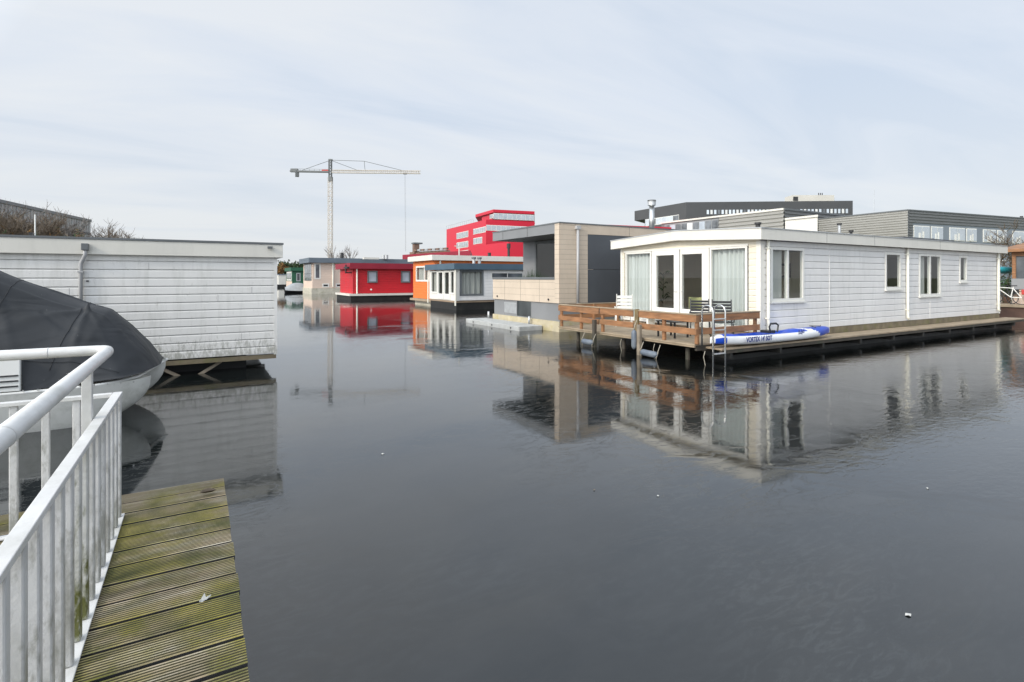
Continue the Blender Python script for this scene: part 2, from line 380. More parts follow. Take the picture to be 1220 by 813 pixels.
def dup(root, loc, label, rotz=None):
    r = root.copy(); col.objects.link(r); r.location = loc; r['label'] = label
    if rotz is not None: r.rotation_euler = (0, 0, rotz)
    for ch in list(root.children):
        c = ch.copy(); col.objects.link(c); c.parent = r
        for g in ch.children:
            d = g.copy(); col.objects.link(d); d.parent = c
    return r
# walls: axis 'u' = wall running along X at y=plane; axis 'v' = wall along Y at x=plane; facing the low side (out=-1)
def wp(ax, plane, a, off, z, out=-1):
    return (a, plane+out*off, z) if ax == 'u' else (plane+out*off, a, z)
def wbox(mb, ax, plane, a0, a1, o0, o1, z0, z1, mat, out=-1):
    mb.box(wp(ax, plane, a0, o0, z0, out), wp(ax, plane, a1, o1, z1, out), mat)
def siding(mb, ax, plane, a0, a1, z0, z1, openings=(), pitch=.2, mat='white', out=-1, d=.016, style='lap', seams=0, seam_mat='groove', base=None):
    base = z0 if base is None else base
    if a0 > a1: a0, a1 = a1, a0
    ops = [(min(o[0], o[1]), max(o[0], o[1]), o[2], o[3]) for o in openings]
    cuts = sorted(set([a0, a1]+[min(max(x, a0), a1) for o in ops for x in o[:2]]))
    def off(t):   # t in 0..1 over a board
        z = t*pitch
        if style == 'lap':
            if z < .006: return .000
            if z < .008: return d
            if z < pitch-.034: return d*.95
            return d*.95*(pitch-z)/.034
        else:
            return 0 if (z < .006) else d
    for k in range(len(cuts)-1):
        c0, c1 = cuts[k], cuts[k+1]
        if c1-c0 < 1e-4: continue
        cm = (c0+c1)/2
        iv = [(z0, z1)]
        for o in ops:
            if o[0] <= cm <= o[1]:
                nv = []
                for p, q in iv:
                    if o[2] > p: nv.append((p, min(q, o[2])))
                    if o[3] < q: nv.append((max(p, o[3]), q))
                iv = [x for x in nv if x[1]-x[0] > 1e-3]
        for p, q in iv:
            zs = {p, q}
            n = int((p-base)/pitch)-1
            while base+n*pitch < q+pitch:
                b = base+n*pitch
                for dz in ((.0, .006, .008, pitch-.034) if style == 'lap' else (0, .0059, .006, pitch-.0001)):
                    if p < b+dz < q: zs.add(b+dz)
                n += 1
            zs = sorted(zs)
            for a, b in zip(zs[:-1], zs[1:]):
                ta = ((a+1e-5-base) % pitch)/pitch; tb = ((b-1e-5-base) % pitch)/pitch
                mm = mat
                if (style != 'lap' and ta*pitch < .0058): mm = seam_mat
                mb.face([wp(ax, plane, c0, off(ta), a, out), wp(ax, plane, c1, off(ta), a, out), wp(ax, plane, c1, off(tb), b, out), wp(ax, plane, c0, off(tb), b, out)], mm)
    rr = random.Random(int(a0*100)+seams)
    rows = int((z1-z0)/pitch)
    for _ in range(seams):
        r_ = rr.randrange(rows); x = rr.uniform(a0+.2, a1-.2)
        za, zb = base+r_*pitch+.01, base+(r_+1)*pitch-.028
        if any(o[0]-.1 < x < o[1]+.1 and o[2]-.1 < zb and o[3]+.1 > za for o in ops): continue
        wbox(mb, ax, plane, x, x+.004, d-.002, d+.0012, za, zb, seam_mat, out)
def curtain(mb, ax, plane, a0, a1, z0, z1, off=-.18, amp=.03, wl=.13, mat='curtain', out=-1, gather=0):
    if a0 > a1: a0, a1 = a1, a0
    n = max(12, int((a1-a0)/wl*8)); rows = []
    rr = random.Random(int(a0*77)); ph = rr.random()*6
    nz = 7
    for j in range(nz):
        t = j/(nz-1); z = z1+(z0-z1)*t; row = []
        for i in range(n+1):
            a = a0+(a1-a0)*i/n
            o = off+amp*(sin(2*pi*a/wl+ph+.8*sin(a*5))*(.7+.3*t)+.35*sin(2*pi*a/wl*2.3+ph*2))
            aa = a+gather*sin(pi*t)*sin(a*9)*.05
            row.append(wp(ax, plane, aa, o, z, out))
        rows.append(row)
    mb.grid(rows, mat)
def window(root, ax, plane, a0, a1, z0, z1, out=-1, fw=.07, mull=(), proud=.045, back=-.05, fmat='pvc', gmat='glass', cur=None, tmull=(), name='window', label=None, sill=False, curkw=None):
    if a0 > a1: a0, a1 = a1, a0
    f = MB()
    wbox(f, ax, plane, a0, a0+fw, back, proud, z0, z1, fmat, out); wbox(f, ax, plane, a1-fw, a1, back, proud, z0, z1, fmat, out)
    wbox(f, ax, plane, a0+fw, a1-fw, back, proud, z0, z0+fw, fmat, out); wbox(f, ax, plane, a0+fw, a1-fw, back, proud, z1-fw, z1, fmat, out)
    for q in mull:
        x = a0+(a1-a0)*q; wbox(f, ax, plane, x-fw*.5, x+fw*.5, back, proud-.006, z0+fw, z1-fw, fmat, out)
    for q in tmull:
        z = z0+(z1-z0)*q; wbox(f, ax, plane, a0+fw, a1-fw, back, proud-.009, z-fw*.4, z+fw*.4, fmat, out)
    if sill: wbox(f, ax, plane, a0-.03, a1+.03, .0, proud+.04, z0-.05, z0-.002, fmat, out)
    fo = f.build(name, root, bevel=.004 if fw > .03 else 0, label=label)
    g = MB(); wbox(g, ax, plane, a0+fw*.6, a1-fw*.6, .028, .035, z0+fw*.6, z1-fw*.6, gmat, out) if gmat != 'glass' else \
        g.face([wp(ax, plane, a0+fw*.6, 0.012, z0+fw*.6, out), wp(ax, plane, a1-fw*.6, 0.012, z0+fw*.6, out), wp(ax, plane, a1-fw*.6, 0.012, z1-fw*.6, out), wp(ax, plane, a0+fw*.6, 0.012, z1-fw*.6, out)], 'glass')
    if gmat != 'glass': pass
    g.build('pane', fo)
    if cur:
        for c in cur:
            cb = MB(); x0 = a0+(a1-a0)*c[0]; x1 = a0+(a1-a0)*c[1]
            curtain(cb, ax, plane, x0, x1, z0+.02, z1-.02, out=out, mat=c[2], **(curkw or {})); cb.build('curtain', fo, smooth=True)
    return fo

# ---------------------------------------------------------------- setting
def struct(mb, name, **k): return mb.build(name, kind='structure', **k)
b = MB(); b.box((-1500, -600, -2.2), (1500, 3000, -2.0), 'mud'); struct(b, 'ground')
b = MB(); b.face([(-120, -60, 0), (60, -60, 0), (60, 190, 0), (-120, 190, 0)], 'water'); struct(b, 'water')
b = MB(); b.prism([(46.5, -600), (1500, -600), (1500, 3000), (46.5, 3000)], -1.9, .62, 'grass'); struct(b, 'bank')
b = MB(); b.prism([(-1500, 175), (46.4, 175), (46.4, 3000), (-1500, 3000)], -1.9, .60, 'grass'); struct(b, 'far_bank')
b = MB(); b.prism([(-1500, 24), (-24, 24), (-24, 174.9), (-1500, 174.9)], -1.9, .61, 'grass'); struct(b, 'left_bank')
b = MB(); b.box((46.0, -60, -1.9), (46.48, 174.8, .72), 'concrete'); b.build('quay_wall', kind='structure')
b = MB(); b.box((47.5, -60, .60), (50.0, 174, .66), 'concrete'); struct(b, 'path')

# ---------------------------------------------------------------- foreground pier
ZD = .61
t = thing('wooden_pier', 'mossy grooved timber pier end in the foreground, beside the white railing', 'pier', (-1.5, 1, 0))
P = .1862
d = MB(); v1 = 4.52; nb = 42
for k in range(nb):
    y1 = v1-k*P; y0 = y1-P+.021; zt = ZD+random.uniform(-.002, .002)
    jit = random.uniform(-.005, .005)
    prof = [(y0, zt-.028), (y0, zt-.002), (y0+.003, zt)]
    ng = 9; gw = (y1-y0-.012)/ng
    for g in range(ng):
        a = y0+.006+g*gw
        prof += [(a+gw*.12, zt), (a+gw*.22, zt-.007), (a+gw*.58, zt-.007), (a+gw*.70, zt)]
    prof += [(y1-.003, zt), (y1, zt-.002), (y1, zt-.028)]
    xa, xb = -3.2, .168+jit
    i = len(d.v); n = len(prof)
    d.v += [(xa, p[0], p[1]) for p in prof]+[(xb, p[0], p[1]) for p in prof]
    for j in range(n-1): d.f.append((i+j, i+j+1, i+n+j+1, i+n+j)); d.m.append('deckgroove' if (3 <= j < n-4 and (j-3) % 4 < 3) else ('dark' if j in (0, n-2) else 'deck'))  # groove faces and board sides coloured dark in place of shade
    d.f.append((i+n-1, i, i+n, i+2*n-1)); d.m.append('deck')
    d.f.append(tuple(i+n+j for j in range(n))); d.m.append('deck'); d.f.append(tuple(i+j for j in range(n))); d.m.append('deck')
d.build('decking', t)
d = MB()
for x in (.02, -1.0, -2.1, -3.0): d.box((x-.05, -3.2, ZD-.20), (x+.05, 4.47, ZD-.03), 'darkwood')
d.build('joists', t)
for x, y in ((.02, 4.0), (-1.6, 4.0), (.02, 1.2), (-3, 1.2), (.02, -1.8)):
    d = MB(); d.tube([(x, y, -2), (x, y, ZD-.2)], .1, 'darkwood', 12); d.build('pile', t, smooth=True)
# railing
UR = -.43; VR = 4.09; ZR = 1.39; ZT = 1.655
t = thing('railing', 'white painted steel railing with round handrail along the pier', 'railing', (UR, VR, ZD))
h = MB()
pts = [(UR-.04, -1.2, ZT), (UR-.04, 4.00, ZT), (UR-.045, 4.05, ZT), (UR-.062, 4.085, ZT), (UR-.10, 4.10, ZT), (UR-.16, 4.105, ZT), (-2.9, 4.105, ZT)]
h.tube(pts, .031, 'rail', 20); h.build('handrail', t, smooth=True)
for a_, b_ in (((UR-.33, 4.105, ZT), (UR-.336, 4.105, ZT)), ((UR-.04, 3.93, ZT), (UR-.04, 3.924, ZT)), ((UR-.04, 2.0, ZT), (UR-.04, 1.994, ZT))):
    h = MB(); h.tube([a_, b_], .0322, 'baluster', 20); h.build('weld', t, smooth=True)
h = MB(); h.box((UR-.024, -1.2, ZR-.024), (UR+.024, VR+.024, ZR), 'rail'); h.build('top_rail', t, bevel=.003)
h = MB(); h.box((-2.9, VR-.024, ZR-.0245), (UR-.026, VR+.022, ZR-.0005), 'rail'); h.build('top_rail', t, bevel=.003)
h = MB(); h.box((UR-.03, -1.2, ZD+.006), (UR+.034, VR+.03, ZD+.016), 'rail'); h.build('base_plate', t, bevel=.002)
h = MB(); h.box((-2.9, VR-.03, ZD+.006), (UR-.032, VR+.026, ZD+.0155), 'rail'); h.build('base_plate', t, bevel=.002)
for (x, y) in ((UR-.05, 3.40), (UR-.05, 1.2), (UR-.05, -.9), (-2.6, VR)):
    h = MB(); h.box((x-.021, y-.021, ZD+.017), (x+.021, y+.021, ZT-.02), 'rail'); h.build('post', t, bevel=.003)
k = 0; y = VR-.012
while y > -1.0:
    h = MB(); mt = 'mossy' if k in (7, 8) else 'baluster'
    h.box((UR-.020, y-.022, ZD+.017), (UR+.020, y+.022, ZR-.025), mt)
    h.build('baluster', t, bevel=.006, label='baluster stained with green moss' if mt == 'mossy' else None); y -= .163; k += 1
x = -.628
while x > -2.8:
    h = MB(); h.box((x-.019, VR-.014, ZD+.0165), (x+.019, VR+.014, ZR-.0255), 'baluster'); h.build('baluster', t, bevel=.005); x -= .1415
# litter
p = G(248, 588, ZD+.012)
l = MB(); rows = []
for i in range(7):
    a = -1+i/3; wdt = .028*(1-a*a)+.002
    rows.append([(p.x+.05*a, p.y+wdt*c, p.z+.004+.022*abs(c)*(1-a*a)+.012*a*a) for c in (-1, -.5, 0, .5, 1)])
l.grid(rows, 'bark'); tag(l.build('dead_leaf', smooth=True), 'curled brown leaf at the far end of the pier', 'leaf')
p = G(242, 716, ZD+.010)
l = MB(); rows = []
for i in range(9):
    a = -1+i/4; wdt = (.011+.004*sin(i*2.3))*(1-a*a)+.001
    rows.append([(p.x+.024*a+.008*a*a, p.y+.012*a+wdt*.8*c, p.z+.002+.008*(1-c*c)+.005*a*a) for c in (-1, 0, 1)])
l.grid(rows, 'feather')
l.face([(p.x-.01, p.y+.008, p.z+.004), (p.x+.012, p.y+.012, p.z+.004), (p.x+.006, p.y+.030, p.z+.02)], 'feather')
tag(l.build('feather', smooth=True), 'small white feather on the mossy pier boards', 'feather')

for i, (px, py) in enumerate(((784, 591), (1105, 582), (1082, 733), (708, 584), (1188, 440), (456, 541))):
    p = G(px, py, .004); l = MB(); a0_ = i*1.3; k_ = .013+.003*(i % 3)
    l.face([(p.x+k_*cos(a0_+q*pi/3)*(1.3 if q % 3 == 0 else .6), p.y+k_*sin(a0_+q*pi/3)*.8, .004+.006*(q % 2)) for q in range(6)], 'feather' if i != 3 else 'bark')
    if i == 3: tag(l.build('floating_leaf'), 'small dark leaf lying on the water in mid canal', 'leaf')
    else: tag(l.build('floating_scrap'), 'tiny pale scrap floating on the open water', 'scrap', 'pale scraps floating on the canal')
# ---------------------------------------------------------------- covered boat on the left
t = thing('covered_boat', 'white motor boat under a black canvas cover beside the pier railing', 'boat', (-2.2, 10.4, 0))
def hull_loft(vc, hw, ubow, zt, rake, ulen=4.6):
    m = MB(); rows = []
    for i in range(45):
        s = 1-(1-i/44)**1.5; uu = ubow-ulen*(1-s)           # keel/top travel
        tip = max(0, (s-.74)/.26); nar = max(0, 1-tip**2.6)**.6
        row = []
        for j in range(21):
            q = -1+2*j/20; depthz = (1-abs(q)**2.6)
            z = zt-(zt+.22*(1-tip**2))*depthz*(1 if tip < 1 else 1)
            x = uu-rake*tip*depthz**2.6
            row.append((x, vc+hw*nar*q*(.9+.1*abs(q)), z+.05*tip))
        rows.append(row)
    m.grid(rows, 'khull'); return m
hull_loft(9.84, .46, -.62, .56, .46).build('near_hull', t, smooth=True)
hull_loft(11.10, .46, -.48, .65, .46).build('far_hull', t, smooth=True)
m = MB(); rows = []
m.prism([(-5.2, 9.5), (-1.3, 9.5), (-1.15, 9.8), (-.86, 10.3), (-.75, 11.2), (-1.1, 11.45), (-5.2, 11.5)], .42, .56, 'khull'); m.build('bridge_deck', t, bevel=.02)
gun = [(-5.2, 9.42, .56), (-2.0, 9.42, .57), (-1.3, 9.44, .58), (-.98, 9.55, .60), (-.78, 9.80, .61), (-.68, 10.3, .62), (-.56, 10.9, .64), (-.47, 11.2, .665), (-.60, 11.45, .67), (-1.0, 11.55, .66), (-5.2, 11.56, .6)]
m = MB(); m.tube(gun, .022, 'rubber', 8); m.build('rub_strake', t, smooth=True)
def interp(tab, x):
    if x <= tab[0][0]: return tab[0][1]
    for (a, b_), (c, d_) in zip(tab[:-1], tab[1:]):
        if x <= c: return b_+(d_-b_)*(x-a)/(c-a)
    return tab[-1][1]
ridge = [(-5.2, 2.15), (-3.4, 2.42), (-2.6, 2.25), (-1.55, 1.70), (-1.20, 1.58), (-.95, 1.34), (-.72, 1.04), (-.55, .72)]
m = MB(); rows = []
NU, NT = 190, 110
creases = [((-1.42, -.35), (-.98, -.93), .020), ((-1.42, -.35), (-1.55, -.97), .024), ((-1.42, -.35), (-2.35, -.80), .020), ((-1.42, -.35), (-3.1, -.45), .018), ((-1.42, -.35), (-.72, -.55), .016), ((-2.5, -.35), (-2.1, -.96), .020), ((-2.5, -.3), (-3.2, -.9), .022), ((-1.9, -.55), (-1.2, -.80), -.016), ((-2.9, -.6), (-1.8, -.72), -.018), ((-1.35, .0), (-.66, .35), .015), ((-1.4, .1), (-3.2, .0), .016)]
def fold(u_, q_):
    z_ = 0
    for (ua, qa), (ub, qb), am in creases:
        dx_, dy_ = ub-ua, qb-qa; L2 = dx_*dx_+dy_*dy_; t_ = max(0, min(1, ((u_-ua)*dx_+(q_-qa)*dy_)/L2))
        d2 = (u_-ua-dx_*t_)**2+(q_-qa-dy_*t_)**2; wd_ = .022+.035*t_
        z_ += am*math.exp(-d2/(wd_*wd_))*(1-.6*t_)*1.5
    return z_
for i in range(NU+1):
    s = i/NU
    row = []
    for j in range(NT+1):
        q = -1+2*j/NT
        vv = 10.49+1.04*q
        uend = -.52-.42*max(0, (-q-.05)/.95)**2.0-.25*max(0, (q-.8)/.2)**2
        uu = -5.2+(uend+5.2)*s
        ur = -5.2+(-.55+5.2)*s
        zr = interp(ridge, ur)
        zg = interp([(-5.2, .58), (-2, .59), (-.5, .69)], uu)
        if uu < -2.02: zg = .60+ .42*min(1, (-2.02-uu)/.015) if q < -.9 else .6
        zz = .59+(zr-.59)*max(0, (1-abs(q)**2.3))**.72
        zz = max(zz, zg) if q > -.999 else zg
        # folds
        if abs(q) < .98: zz += fold(uu, q)
        zz += .020*sin(uu*4.1+vv*2+1.3*sin(vv*2.3))*(1-q*q)+.007*sin(uu*9-vv*6+2*sin(uu*1.7))*(1-q*q)
        vv += .02*sin(uu*5+zz*4)*(abs(q)**4)*(1 if abs(q) < 1 else .3)
        row.append((uu, vv, zz))
    rows.append(row)
m.grid(rows, 'cover'); cv = m.build('canvas_cover', t, smooth=True)
for kk_ in (.635, .80):
    i_ = int(kk_*NU); m = MB(); m.tube([Vector(p)+Vector((0, -.003, .004)) for p in rows[i_][3:-3]], .004, 'cover', 5); m.build('seam', cv, smooth=True)
m = MB(); m.tube([Vector(rows[i_][5])+Vector((0, -.01, .012)) for i_ in range(60, NU-4)], .004, 'cover', 5); m.build('seam', cv, smooth=True)
for i in range(9):
    uu = -2.0+i*.15; m = MB(); m.tube([(uu, 9.405, .60), (uu, 9.385, .60)], .011, 'steel', 8); m.build('cover_snap', t)
m = MB(); m.box((-5.2, 9.40, .60), (-2.03, 9.46, 1.02), 'whiteplastic')
m.build('side_panel', t, bevel=.01)
m = MB()
for z in (.66, .73, .80): m.box((-5.1, 9.385, z), (-2.05, 9.398, z+.018), 'blackplastic')
m.build('side_stripes', t)
m = MB(); m.tube([(-1.55, 9.40, .78), (-1.5, 9.36, .79), (-1.38, 9.36, .79), (-1.33, 9.40, .78)], .012, 'steel', 8); m.build('grab_handle', t, smooth=True)

# ---------------------------------------------------------------- left boathouse
V0 = 13.45; uR = on_v(330, V0)
t = thing('white_boathouse', 'long white boarded boathouse with flat roof, left behind the covered boat', 'houseboat', (uR-6, V0+2.5, 0))
uL = -11; Vb = V0+5
m = MB(); siding(m, 'u', V0, uL, uR-.07, .36, 2.56, pitch=.1735, mat='old_white', seams=16, d=.028)
m.box((uR-.07, V0-.034, .33), (uR, V0+.03, 2.55), 'old_white')
m.box((uL, V0+.02, .36), (uR-.01, Vb, 2.55), 'old_white'); m.build('wall', t)
m = MB(); m.box((uL, V0-.12, 2.56), (uR+.11, Vb+.1, 2.855), 'fascia')
mm = m.build('fascia', t, bevel=.006)
m = MB(); m.box((uL, V0-.135, 2.857), (uR+.125, Vb+.12, 2.90), 'trim_grey'); m.build('roof_edge', t)
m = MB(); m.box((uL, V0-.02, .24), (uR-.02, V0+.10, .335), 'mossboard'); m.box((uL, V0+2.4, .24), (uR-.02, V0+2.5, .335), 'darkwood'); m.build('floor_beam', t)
m = MB(); m.box((uL, V0+.55, -.4), (uR-.6, Vb, .30), 'dark'); m.build('float', t)
for px in (205, 245):
    x = on_v(px, V0)
    m = MB(); s_ = 1 if px > 220 else -1
    m.bar((x+.30*s_, V0+.10, .24), (x-.22*s_, V0+.10, -.08), .07, .06, 'brace'); m.build('brace', t)
x = on_v(97, V0)
m = MB(); m.tube([(x, V0-.075, .8), (x, V0-.075, 2.36), (x+.02, V0-.085, 2.42), (x+.08, V0-.16, 2.54), (x+.08, V0-.17, 2.66)], .036, 'pipe_grey', 12); dp = m.build('downpipe', t, smooth=True)
m = MB(); m.box((x+.025, V0-.225, 2.64), (x+.135, V0-.123, 2.77), 'trim_grey'); m.build('hopper', dp, bevel=.006)
for z in (1.4, 2.2):
    m = MB(); m.box((x-.045, V0-.12, z), (x+.045, V0-.022, z+.03), 'pipe_grey'); m.build('bracket', dp)
x = on_v(37, V0+.3); m = MB(); m.tube([(x, V0+.6, 2.85), (x, V0+.6, 3.36)], .012, 'whiteplastic', 8); m.box((x-.09, V0+.57, 2.95), (x-.03, V0+.63, 3.0), 'blackplastic'); m.build('aerial', t)
x = on_v(318, V0); m = MB(); m.box((x, V0-.19, 2.76), (x+.10, V0-.138, 2.81), 'trim_grey'); m.build('flood_light', t)
m = MB(); m.box((on_v(103, V0), V0-.045, 2.02), (on_v(106, V0), V0-.021, 2.045), 'blackplastic'); m.build('wall_fitting', t)

# ---------------------------------------------------------------- white houseboat on the right
U1, V1, V2 = 13.4, 9.3, 14.92; U2 = on_v(1190, V1); ZB, ZE, ZK = .58, 3.14, 3.29
t = thing('white_houseboat', 'long white weatherboarded houseboat with curtained glass front and timber terrace', 'houseboat', ((U1+U2)/2, (V1+V2)/2, 0))
Vm = (V1+V2)/2
fy = lambda px: on_u(px, U1)
sx_ = lambda px: on_v(px, V1)
ops_f = [(fy(891), fy(746), .70, 3.0)]
m = MB()
siding(m, 'v', U1, V1+.10, V2-.08, ZB, 3.12, [(fy(892.5), fy(744.5), .62, 3.03)], .17, 'cream', d=.018)
i_ = len(m.v); m.v += [(U1-.015, V1+.0, 3.115), (U1-.015, (V1+V2)/2, 3.115), (U1-.015, V2, 3.115), (U1-.015, V2, 3.16), (U1-.015, (V1+V2)/2, 3.285), (U1-.015, V1, 3.15)]; m.f.append(tuple(range(i_, i_+6))); m.m.append('cream')
m.build('front_wall', t)
wins = [(917, 957, 1.42, 2.97), (1053.5, 1072.3, 1.70, 2.97), (1094, 1119.8, 1.42, 2.97), (1142, 1151, 1.93, 2.97)]
ops_s = [(sx_(a)-.005, sx_(b_)+.005, z0, z1) for a, b_, z0, z1 in wins]
m = MB(); siding(m, 'u', V1, U1+.14, U2-.10, ZB, 3.13, ops_s, .20, 'white_side', d=.026)
x = on_v(987, V1); m.box((x, V1-.034, ZB), (x+.03, V1-.005, 3.12), 'white_side')
for z0, z1, px in ((.6, 1.38, 1107),):
    x = on_v(px, V1); m.box((x, V1-.033, z0), (x+.025, V1-.005, z1), 'white_side')
m.build('side_wall', t)
for a_, b_ in (((U1-.03, V1-.036, ZB-.02), (U1+.14, V1+.10, 3.13)), ((U1-.028, V2-.08, ZB-.02), (U1+.06, V2+.02, 3.13)), ((U2-.10, V1-.036, ZB-.02), (U2+.03, V1+.06, 3.13))):
    m = MB(); m.box(a_, b_, 'white'); m.build('corner_board', t, bevel=.004)
# hidden walls, floor, ceiling: real room behind the glass
m = MB(); m.box((U1+.07, V2-.06, ZB), (U2, V2+.0, 3.12), 'room'); m.box((U2-.02, V1+.06, ZB), (U2+.02, V2-.06, 3.12), 'white')
m.box((U1+4.6, V1+.05, ZB), (U1+4.7, V2-.07, 3.0), 'room'); m.build('inner_walls', t)
m = MB(); m.box((U1+.0, V1+.0, ZB-.12), (U2, V2, ZB-.002), 'roomfloor'); m.build('floor', t)
m = MB(); m.box((U1+.02, V1+.02, 3.045), (U2-.02, V2-.07, 3.10), 'room'); m.build('ceiling', t)
# roof: low gable with deep pale fascia
def gable(mb, x0, x1, y0, y1, ze, zk, h, mat, matt):
    ym = (y0+y1)/2
    poly = [(y0, ze), (ym, zk), (y1, ze), (y1, ze+h), (ym, zk+h), (y0, ze+h)]
    i = len(mb.v); mb.v += [(x0, a, b_) for a, b_ in poly]+[(x1, a, b_) for a, b_ in poly]
    for k in range(6):
        mb.f.append((i+k, i+(k+1) % 6, i+6+(k+1) % 6, i+6+k)); mb.m.append(matt if k in (3, 4) else mat)
    for o_ in (0, 6):
        mb.f.append((i+o_+0, i+o_+1, i+o_+4, i+o_+5)); mb.m.append(mat); mb.f.append((i+o_+1, i+o_+2, i+o_+3, i+o_+4)); mb.m.append(mat)
m = MB(); gable(m, U1-.27, U2+.25, V1-.22, V2+.28, ZE, ZK, .30, 'fascia', 'roofing'); ro = m.build('roof', t)
for px in (985, 1042, 1120):
    x = on_v(px, V1-.22); m = MB(); m.box((x, V1-.2225, ZE+.005), (x+.012, V1-.2195, ZE+.30), 'trim_grey'); m.build('fascia_joint', ro)
m = MB(); gable(m, U1-.29, U2+.27, V1-.24, V2+.30, ZE+.302, ZK+.302, .025, 'galv', 'roofing'); m.build('roof_edge', ro)
x0, x1 = on_v(1088, V1), on_v(1148, V1)
m = MB(); m.box((x0, V1+.3, 3.50), (x1, V1+1.4, 3.60), 'anthracite'); m.build('solar_panel', ro, bevel=.01)  # dark solar panel lying on the roof
p = at(903, 16.5); m = MB(); m.tube([(p.x, p.y, 3.4), (p.x, p.y, 3.74)], .07, 'ventblack', 12); m.tube([(p.x, p.y, 3.74), (p.x, p.y, 3.80)], .1, 'ventblack', 12); m.build('roof_vent', ro)
for px, yy, hh in ((1000, 1.6, .5), (1014, 2.0, .34), (1110, 2.2, .3)):
    x = on_v(px, V1+yy); m = MB(); m.tube([(x, V1+yy, 3.4), (x, V1+yy, 3.55+hh)], .05, 'ventblack' if hh < .45 else 'galv', 10); m.tube([(x, V1+yy, 3.53+hh), (x, V1+yy, 3.60+hh)], .085, 'ventblack', 10); m.build('roof_vent', ro)
# front glazing: one wide frame
cur = {'off': -.15, 'amp': .075, 'wl': .17}
window(t, 'v', U1, fy(891), fy(846.5), .66, 3.0, fw=.06, cur=[(.03, 1.02, 'curtain')], curkw=cur, label='curtained tall window right of the doors')
window(t, 'v', U1, fy(777), fy(746), .66, 3.0, fw=.06, cur=[(.02, 1.06, 'curtain')], curkw=cur, label='curtained tall window left of the doors')
for a, b_, ga, gb in ((777.8, 807.5, 783, 804), (811.5, 845.8, 813.4, 837.4)):
    y0, y1 = fy(b_), fy(a); g0, g1 = fy(gb), fy(ga)
    if a < 800: y0 = fy(810.5)
    f = MB()
    wbox(f, 'v', U1, y0+.004, g0, -.05, .05, .66, 3.0, 'pvc'); wbox(f, 'v', U1, g1, y1-.004, -.05, .05, .66, 3.0, 'pvc')
    wbox(f, 'v', U1, g0, g1, -.05, .05, .66, 1.10, 'pvc'); wbox(f, 'v', U1, g0, g1, -.05, .05, 2.84, 3.0, 'pvc')
    fo = f.build('door', t, bevel=.004)
    g = MB(); g.face([wp('v', U1, g0-.01, .01, 1.08), wp('v', U1, g1+.01, .01, 1.08), wp('v', U1, g1+.01, .01, 2.86), wp('v', U1, g0-.01, .01, 2.86)], 'glass'); g.build('pane', fo)
    yh = y1-.10 if a > 800 else y0+.08
    g = MB(); g.tube([(U1-.052, yh, 1.65), (U1-.10, yh, 1.65), (U1-.10, yh+(.1 if a < 800 else -.1), 1.65)], .010, 'steel', 8); g.build('handle', fo)
m = MB(); wbox(m, 'v', U1, fy(892.5), fy(744.5), -.03, .055, 3.002, 3.06, 'pvc'); wbox(m, 'v', U1, fy(892.5), fy(744.5), -.03, .06, .58, .655, 'pvc'); m.build('glazing_trim', t)
for i, (a, b_, z0, z1) in enumerate(wins):
    mu = (.5,) if i in (0, 2) else ()
    cu = [[(.06, .46, 'drape')], None, [(.06, .44, 'drape')], [(.1, .6, 'drape')]][i]
    window(t, 'u', V1, sx_(a), sx_(b_), z0, z1, fw=.085, mull=mu, cur=cu, sill=True, curkw={'off': -.12, 'amp': .008, 'wl': .2})
for px, zb in ((915.3, .62), (1081.5, .66), (1189.5, .70)):
    x = on_v(px, V1-.09); m = MB()
    m.tube([(x+.03, V1-.13, zb-.03), (x, V1-.09, zb+.05), (x, V1-.09, 3.13)], .042, 'pipe', 14); dp = m.build('downpipe', t, smooth=True)
    for z in (.95, 2.9):
        m = MB(); m.box((x-.055, V1-.14, z), (x+.055, V1-.02, z+.035), 'pipe'); m.build('bracket', dp)
m = MB(); m.box((U1+.1, V1+.05, -.6), (U2-.1, V2-.05, ZB-.13), 'hull'); m.build('hull', t)
# moss-grown plinth and long plank along the side
m = MB(); m.box((U1+.2, V1-.02, .38), (U2, V1+.04, ZB-.005), 'mossboard'); m.build('plinth', t)
WY0, WY1 = 8.62, 9.27; WZ = .375
m = MB(); 
for a, b_ in ((WY0, WY0+.20), (WY0+.212, WY0+.42), (WY0+.432, WY1)): m.box((10.95, a, WZ-.045), (U2+.6, b_, WZ), 'plank')
m.box((10.98, WY0+.02, .24), (U2+.55, WY0+.09, WZ-.047), 'darkwood'); m.box((10.98, WY1-.10, .24), (U2+.55, WY1-.03, WZ-.047), 'darkwood')
for i in range(10): x = 11.3+i*2.0; m.box((x, WY0+.03, .10), (x+.09, WY1+.2, .238), 'hull')
wk = m.build('walkway', t, bevel=.004)
m = MB(); m.box((11.5, WY0+.34, -.5), (U2+.3, WY1+.2, .12), 'hull'); m.build('float', t)
# terrace
TU, TV0, TV1, TZ = 10.52, 9.08, 14.85, .46
TW = on_u(700, TU)
m = MB()
n = 20; 
for k in range(n):
    x0 = TU+k*(U1-.05-TU)/n; m.box((x0, TV0, TZ-.035), (x0+(U1-.05-TU)/n-.008, TV1, TZ), 'plank')
te = m.build('terrace_deck', t)
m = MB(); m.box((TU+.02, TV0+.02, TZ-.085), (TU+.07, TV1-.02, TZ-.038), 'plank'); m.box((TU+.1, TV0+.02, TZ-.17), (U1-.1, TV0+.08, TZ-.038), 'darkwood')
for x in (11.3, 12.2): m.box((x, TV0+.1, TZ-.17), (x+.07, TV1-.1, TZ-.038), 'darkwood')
for (x, y) in ((TU+.35, 9.6), (TU+.35, 12.0), (TU+.35, 14.2), (12.6, 10)): m.tube([(x, y, -1.5), (x, y, TZ-.17)], .06, 'darkwood', 10)
m.build('terrace_frame', t)
